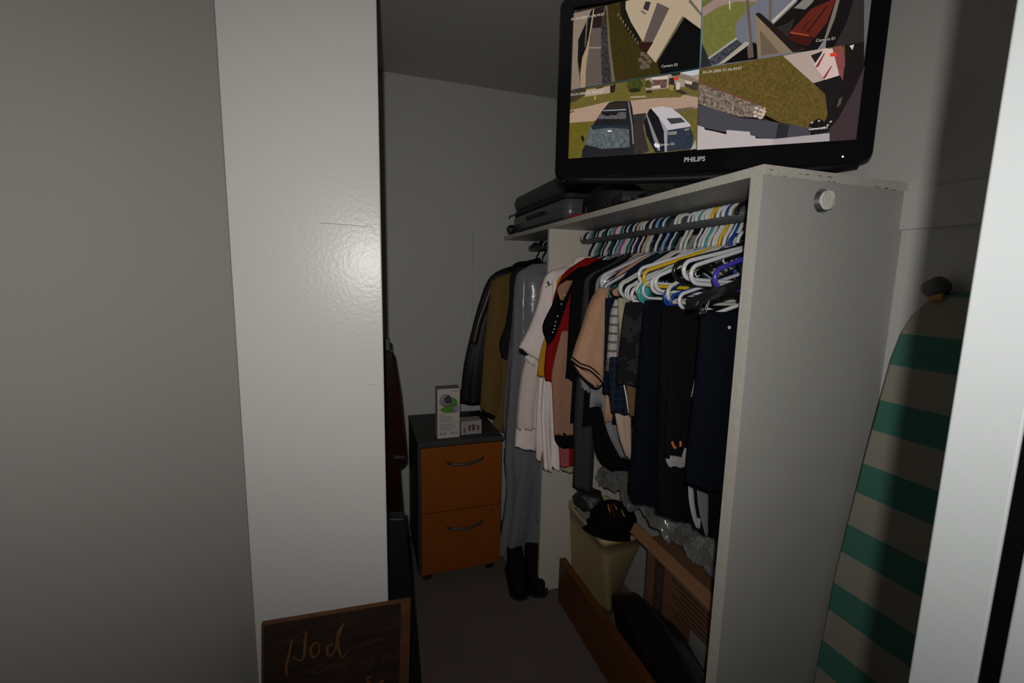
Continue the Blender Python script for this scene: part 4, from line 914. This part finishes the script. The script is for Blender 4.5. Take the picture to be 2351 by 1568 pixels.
for i, (y, c_, k_, dp, yw) in enumerate(HK):
    key = (c_, SH[k_]); count[key] = count.get(key, 0)+1; n = count[key]
    same = sum(1 for h in HK if (h[1], SH[h[2]]) == key)
    if i in special: lab = special[i]; count[key] -= 0
    elif same == 1: lab = f'only {CN[c_]} {SH[k_]} hanger on the near bay rail'
    else: lab = f'{CN[c_]} {SH[k_]} hanger on near bay rail, {ORD[n-1]} of these from the side panel'
    hanger(y, c_, 'tube' if k_ == 'thin' else k_, drop=dp, yaw=yw, label=lab, r=.0052 if k_ != 'thin' else .0036, half=.208 if y < 1.272 else .155, gap=.044 if k_ != 'paddle' else .052)['group'] = 'hangers on the near bay rail'
for i, (y, c_, dp) in enumerate(((1.85, 'white', .05), (1.90, 'lblue', .05), (1.95, 'pink', .05), (2.00, 'black', .03), (2.06, 'grey', .04), (2.10, 'black', .03), (2.18, 'grey', .05), (2.25, 'black', .03), (2.345, 'black', .03))):
    lab = f'{CN[c_]} hanger in the far bay, {ORD[i]} from the divider panel' if i else 'white hanger in the far bay, nearest to the divider panel'
    hanger(y, c_, 'tube', drop=dp, label=lab, half=.13, r=.0042)['group'] = 'hangers on the far bay rail'
# lower hangers that carry trousers, hung a little below the rail hangers
for y, c_, sink, dp, yw, lab in ((.905, 'white', .07, .0, 4, 'white hanger low down with its rounded end above the black trousers'), (.800, 'white', .112, .0, 3, 'white hanger lowest of all, its end held by a chrome clip'), (.93, 'blue', .075, .0, 2, 'royal blue hanger low down behind the low white hanger')):
    h = hanger(y, c_, 'tube', drop=dp, yaw=yw, label=lab, half=.20, r=.0046, gap=.036, sink=sink)
p = atY(1607, 720, .757); q = atY(1640, 690, .757)
bt = thing('clip_hanger', 'black clip hanger bar with bright chrome clip in front of the jeans', 'hanger', (.75, .76, p.z))
bm = bmesh.new(); a = atY(1578, 700, .770); b_ = atY(1660, 668, .770); tube(bm, [a, (a+b_)/2, b_+Vector((.1, 0, .035))], [.012, .013, .010], 8, flat=.35); child('bar', bm, HM['black'], bt)
bm = bmesh.new(); a = atY(1607, 719, .752); b_ = atY(1620, 718, .752); tube(bm, [a, b_], .0035, 10); tube(bm, [atY(1608, 697, .755), atY(1614, 716, .752)], .0010, 6); tube(bm, [atY(1627, 690, .753), atY(1620, 715, .753)], .0026, 6, flat=.4)
child('clip', bm, mat('clip_chrome', (.8, .8, .8, 1), rough=.12, metal=1), bt)

# ------------------------------------------------------------------ things under the clothes
TB = thing('plastic_tub', 'cream square tub standing behind the orange plinth board', 'tub', (.99, 1.62, 0))
tubm = mat('cream_plastic', (.44, .34, .17, 1), rough=.45, spec=.3, bump=.1, bscale=20)
zt_ = H-1.0
top4 = [atZ(1383, 1243, zt_), atZ(1303, 1150, zt_), atZ(1390, 1118, zt_), atZ(1488, 1226, zt_)]
bot4 = [atZ(1402, 1416, .012), atZ(1312, 1305, .012), None, atZ(1482, 1335, .012)]; bot4[2] = bot4[1]+bot4[3]-bot4[0]
bot4[1] = Vector((atY(1310, 1300, 1.74).x, 1.74, .012)); top4[1] = Vector((atY(1303, 1150, 1.75).x, 1.75, zt_)); bot4[2] = bot4[1]+bot4[3]-bot4[0]
for q in top4+bot4: q.x = min(q.x, 1.14)
top4[2] = top4[1]+top4[3]-top4[0]; top4[2].x = min(top4[2].x, 1.15); top4[2].y = min(top4[2].y, 1.76); top4[1].y = min(top4[1].y, 1.765); bot4[1].y = min(bot4[1].y, 1.76); bot4[2].y = min(bot4[2].y, 1.76)
def rquad(q, r=.03, n=4):
    out = []
    for i in range(4):
        p, a, b = q[i], q[i-1], q[(i+1) % 4]; da = (a-p).normalized()*r; db = (b-p).normalized()*r
        for k in range(n+1):
            t = k/n; out.append(p+da*(1-t)**2+db*t**2)
    return out
bm = bmesh.new(); rings = []
lv = [(0, 1), (.1, 1), (.2, 1), (.3, 1), (.4, 1), (.5, 1), (.6, 1), (.7, 1), (.8, 1), (.93, 1), (.935, 1.03), (1, 1.03), (1, .96), (.90, .94)]
tc_ = sum(top4, Vector())/4; bc_ = sum(bot4, Vector())/4
for t, s in lv:
    q = [bot4[i].lerp(top4[i], t) for i in range(4)]; c_ = bc_.lerp(tc_, t); q = [c_+(v-c_)*s for v in q]
    rings.append([bm.verts.new(v) for v in rquad(q)])
for A, B in zip(rings, rings[1:]):
    for k in range(len(A)): bm.faces.new((A[k-1], A[k], B[k], B[k-1]))
bm.faces.new(rings[0]); bm.faces.new(rings[-1]); child('tub_body', bm, tubm, TB, smooth=True)
bm = bmesh.new(); q = [tc_+(v-tc_)*.93+Vector((0, 0, -.028)) for v in top4]; A = [bm.verts.new(v) for v in rquad(q)]; B = [bm.verts.new(tc_+(v.co-tc_)*.6+Vector((0, 0, .03+random.uniform(-.008, .008)))) for v in A]
for k in range(len(A)): bm.faces.new((A[k-1], A[k], B[k], B[k-1]))
bm.faces.new(B); bm.faces.new(A); child('plastic_liner', bm, mat('grey_film', (.22, .20, .19, 1), rough=.35, bump=.8, bscale=30), TB, smooth=False)
print('TUB', [tuple(round(c, 3) for c in v) for v in top4+bot4])
# crumpled dark bag behind, black cap on top
gb = atZ(1362, 1165, zt_+.05)
bm = bmesh.new(); blobmesh(bm, gb.x+.03, 1.67, zt_+.036, .065, .06, .045, 12, 20, .16); tag(obj('grey_bag', bm, mat('dark_grey_film', (.022, .022, .022, 1), rough=.5, bump=.6, bscale=40), smooth=True), 'dark grey crumpled bag at the back of the cream tub, behind the cap', 'bag')
cp = thing('baseball_cap', 'black cap with red and yellow embroidery lying on the cream tub', 'cap', (.96, 1.46, zt_+.01))
cc = atZ(1408, 1180, zt_+.045)
bm = bmesh.new(); n = 28; rings = []
for i in range(8):
    th = PI/2*i/7; rr = math.cos(th); rings.append([bm.verts.new((cc.x+(.100*rr)*math.cos(2*PI*k/n)*(1+.015*math.cos(6*2*PI*k/n)*i/7), cc.y+.094*rr*math.sin(2*PI*k/n), zt_+.008+.088*math.sin(th)**.9)) for k in range(n)]) if i < 7 else None
tp = bm.verts.new((cc.x, cc.y, zt_+.0965)); rings = [r_ for r_ in rings if r_]
for A, B in zip(rings, rings[1:]):
    for k in range(n): bm.faces.new((A[k], A[(k+1) % n], B[(k+1) % n], B[k]))
for k in range(n): bm.faces.new((rings[-1][k], rings[-1][(k+1) % n], tp))
bm.faces.new(rings[0]); child('crown', bm, blackc, cp, smooth=True)
bm = bmesh.new(); A, B = [], []
for k in range(15):
    a = math.radians(150+k*150/14); A.append((cc.x+.088*math.cos(a), cc.y+.084*math.sin(a), zt_+.016)); B.append((cc.x+.145*math.cos(a)*(1 if 2 < k < 12 else .75), cc.y+.140*math.sin(a)*(1 if 2 < k < 12 else .75), zt_+.008))
for dz in (0,):
    va = [bm.verts.new(v) for v in A]; vb = [bm.verts.new(v) for v in B]; vc = [bm.verts.new((x, y, z+.003)) for x, y, z in A]; vd = [bm.verts.new((x, y, z+.003)) for x, y, z in B]
    for i in range(14): bm.faces.new((va[i], va[i+1], vb[i+1], vb[i])); bm.faces.new((vc[i], vc[i+1], vd[i+1], vd[i])); bm.faces.new((vb[i], vb[i+1], vd[i+1], vd[i]))
child('brim', bm, blackc, cp, smooth=True)
lathe_b = bmesh.new(); lathe(lathe_b, [(.006, zt_+.103), (.006, zt_+.107)], 10, (cc.x, cc.y)); child('button', lathe_b, blackc, cp)
def surf(px_, py_):   # point on the cap's crown seen at a pixel of the photograph
    d = ray(px_, py_).normalized(); o_ = Vector((0, 0, H)); c0 = Vector((cc.x, cc.y, zt_+.008)); best = None
    for s_ in range(3200):
        p_ = o_+d*(1.2+s_*.0004); e_ = ((p_.x-c0.x)/.094)**2+((p_.y-c0.y)/.090)**2+((p_.z-c0.z)/.097)**2
        if e_ < 1: return p_-d*.002
        if best is None or e_ < best[0]: best = (e_, p_)
    return best[1]
redm = cloth('red_thread', (.30, .02, .02, 1)); yem = cloth('yellow_thread', (.42, .38, .03, 1))
for m_, pts in ((yem, [(1396,1158),(1397,1166),(1400,1174)]), (redm, [(1400,1180),(1402,1162),(1409,1157),(1416,1166)]), (yem, [(1413,1163),(1416,1170)]), (redm, [(1402,1172),(1408,1172)]), (yem, [(1427,1170),(1430,1178),(1434,1186)]), (redm, [(1408,1180),(1411,1186)])):
    bm = bmesh.new(); tube(bm, [surf(*q) for q in pts], .0024, 6); child('embroidery', bm, m_, cp)
# cardboard box, flap, bubble wrap
cb = thing('cardboard_box', 'brown printed cardboard box under the near clothes with one flap standing up', 'box', (1.03, 1.0, 0))
card = mat('brown_cardboard', (.15, .070, .032, 1), rough=.8, bump=.1, bscale=100, var=.1, vscale=10); cpr = mat('cardboard_print', (.05, .025, .014, 1), rough=.8)
bm = bmesh.new(); X0, X1, Y0, Y1, Z1 = .93, 1.155, .765, 1.232, H-.885
child('carton', box(X0, X1, Y0, Y1, 0.002, Z1), card, cb, bevel=.002)
a1, a2 = atX(1457, 1192, .925), atX(1618, 1338, .925)
bm = bmesh.new(); pts = [Vector((.922, Y1+.09, a1.z+.012)), Vector((.922, .77, a2.z+.010))]
v8 = [bm.verts.new(q) for q in (Vector((.925, Y1+.075, Z1+.016)), Vector((.925, .77, Z1+.008)), Vector((.905, .77, Z1-.030)), Vector((.895, Y1+.060, Z1-.010)), Vector((.930, Y1+.075, Z1+.013)), Vector((.930, .77, Z1+.005)), Vector((.910, .77, Z1-.033)), Vector((.900, Y1+.060, Z1-.013)))]
for f in ((0, 1, 2, 3), (4, 5, 6, 7), (0, 1, 5, 4), (1, 2, 6, 5), (2, 3, 7, 6), (3, 0, 4, 7)): bm.faces.new([v8[i] for i in f])
child('side_flap', bm, mat('flap_cardboard', (.24, .115, .052, 1), rough=.8, var=.1), cb)
child('print_block', box(X0-.0006, X0-.0001, 1.135, 1.185, Z1-.30, Z1-.05), cpr, cb)
for k in range(11): child('print_line', box(X0-.0006, X0-.0001, .88, 1.095-.02*(k % 3), Z1-.07-k*.016, Z1-.064-k*.016), cpr, cb)
for k in range(4):
    z = Z1-.09-k*.055; bm = bmesh.new(); lathe(bm, [(.014, X0-.0012), (.014, X0-.0006)], 14, (1.16, z), 'y')
    for v in bm.verts: v.co = Vector((v.co.y, v.co.x, v.co.z))
    child('print_letter', bm, mat('print_outline', (.075, .045, .03, 1), rough=.8), cb)
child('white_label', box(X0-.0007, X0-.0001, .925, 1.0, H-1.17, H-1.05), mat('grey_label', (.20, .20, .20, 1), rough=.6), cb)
bwm = mat('bubble_wrap', (.15, .152, .148, 1), rough=.14, spec=.9, bump=.8, bscale=60, var=.5, vscale=24)
bm = bmesh.new(); nu, nv = 150, 50; rnd = random.Random(11); G = []
for i in range(nu):
    row = []
    for j in range(nv):
        t, s = i/(nu-1), j/(nv-1); y = .775+.86*t; x = .935+.215*s
        z = Z1+.010+(.100 if t < .8 else .100-.12*(t-.8))*math.sin(PI*min(1, s*1.25+.12))**.5*(1 if s < .98 else .6)
        z += .011*math.sin(31*y+9*s)+.008*math.sin(53*y-13*s+1)+.006*math.sin(97*y+40*x)+rnd.uniform(-.0045, .0045)
        if s < .05: z -= .02
        row.append(bm.verts.new((x+.008*math.sin(40*y), y, max(z, Z1+.003))))
    G.append(row)
for i in range(nu-1):
    for j in range(nv-1): bm.faces.new((G[i][j], G[i+1][j], G[i+1][j+1], G[i][j+1]))
bw = tag(obj('bubble_wrap', bm, bwm, smooth=False), 'clear grey bubble wrap heaped along the top of the cardboard box', 'bubble wrap')
sol = bw.modifiers.new('thickness', 'SOLIDIFY'); sol.thickness = .003
bm = bmesh.new(); blobmesh(bm, .888, 1.06, .185, .034, .27, .20, 21, 40, .10); tag(obj('black_bag', bm, mat('black_bin_liner', (.008, .008, .009, 1), rough=.4, bump=.5, bscale=50), smooth=True), 'black plastic bag squeezed between plinth board and cardboard box', 'bag')

# ------------------------------------------------------------------ ironing board behind the side panel
ib = thing('ironing_board', 'ironing board with turquoise and cream striped cover leaning upright by the door frame', 'ironing board', (1.09, .56, 0))
def bw_half(z):     # half width of the board at height z
    prof = [(0, .160), (.5, .160), (.75, .158), (1.05, .142), (1.28, .126), (1.34, .116), (1.38, .102), (1.408, .082), (1.422, .058), (1.428, .034), (1.43, .0)]
    for (a, b), (c, d) in zip(prof, prof[1:]):
        if a <= z <= c: return b+(d-b)*(z-a)/(c-a)
    return 0
YC, XT, XBt = .545, 1.140, 1.03
def bxp(z): return XBt+(XT-XBt)*z/1.43
zs = [i*.02 for i in range(71)]+[1.408, 1.415, 1.421, 1.426, 1.429]
edge_top, pts = [], [(YC-bw_half(z), z) for z in zs]+[(YC, 1.43)]+[(YC+bw_half(z), z) for z in zs[::-1]]
pts = [(max(y, .235), z) for y, z in pts]
bm = bmesh.new(); A = [bm.verts.new((bxp(z)-.011, y, z+.012)) for y, z in pts]; B = [bm.verts.new((bxp(z)+.011, y, z+.012)) for y, z in pts]
bm.faces.new(A); bm.faces.new(B[::-1])
for i in range(len(A)): bm.faces.new((A[i-1], A[i], B[i], B[i-1]))
im = bpy.data.materials.new('striped_cover'); im.use_nodes = True; nt = im.node_tree; b = nt.nodes['Principled BSDF']; b.inputs['Roughness'].default_value = .85; b.inputs['Specular IOR Level'].default_value = .15
tc = nt.nodes.new('ShaderNodeTexCoord'); sp_ = nt.nodes.new('ShaderNodeSeparateXYZ'); nt.links.new(tc.outputs['Object'], sp_.inputs[0])
def mth(op, a, v=None, v2=None):
    n_ = nt.nodes.new('ShaderNodeMath'); n_.operation = op; nt.links.new(a, n_.inputs[0])
    if v is not None: n_.inputs[1].default_value = v
    if v2 is not None: n_.inputs[2].default_value = v2
    return n_.outputs[0]
f_ = mth('FRACT', mth('DIVIDE', mth('SUBTRACT', sp_.outputs['Z'], (H-.172)-3*.1540-.1540*20), .1540)); f_ = mth('LESS_THAN', f_, .463)
mx = nt.nodes.new('ShaderNodeMix'); mx.data_type = 'RGBA'; mx.inputs['A'].default_value = (.25, .23, .185, 1); mx.inputs['B'].default_value = (.050, .150, .115, 1); nt.links.new(f_, mx.inputs['Factor']); nt.links.new(mx.outputs['Result'], b.inputs['Base Color'])
child('cover', bm, im, ib, bevel=.004)
bm = bmesh.new(); tube(bm, [(bxp(z)+.012, y+.002, z+.012) for y, z in pts if z > .02 and y > YC], .004, 6); child('board_rim', bm, mat('rim_metal', (.20, .18, .17, 1), rough=.5), ib)
kp = atX(2146, 668, 1.135)
bm = bmesh.new(); lathe(bm, [(.014, -.016), (.021, -.010), (.022, .012), (.016, .018)], 16)
bm.transform(Matrix.Translation((1.137, kp.y, kp.z+.006)) @ Matrix.Rotation(math.radians(70), 4, 'Y')); child('foot_cap', bm, mat('grey_rubber', (.10, .098, .095, 1), rough=.6), ib, smooth=True)
kp = atX(2150, 686, 1.125)
bm = bmesh.new(); tube(bm, [atX(2135, 688, 1.122), atX(2166, 680, 1.122)], .007, 8); child('orange_pad', bm, mat('orange_plastic', (.42, .19, .02, 1), rough=.5), ib)
for s in (-1, 1):
    bm = bmesh.new(); tube(bm, [(1.10, YC+s*.05, .01), (1.152, YC+s*.02, 1.36)], .008, 8); child('leg', bm, bpy.data.materials['rim_metal'], ib)
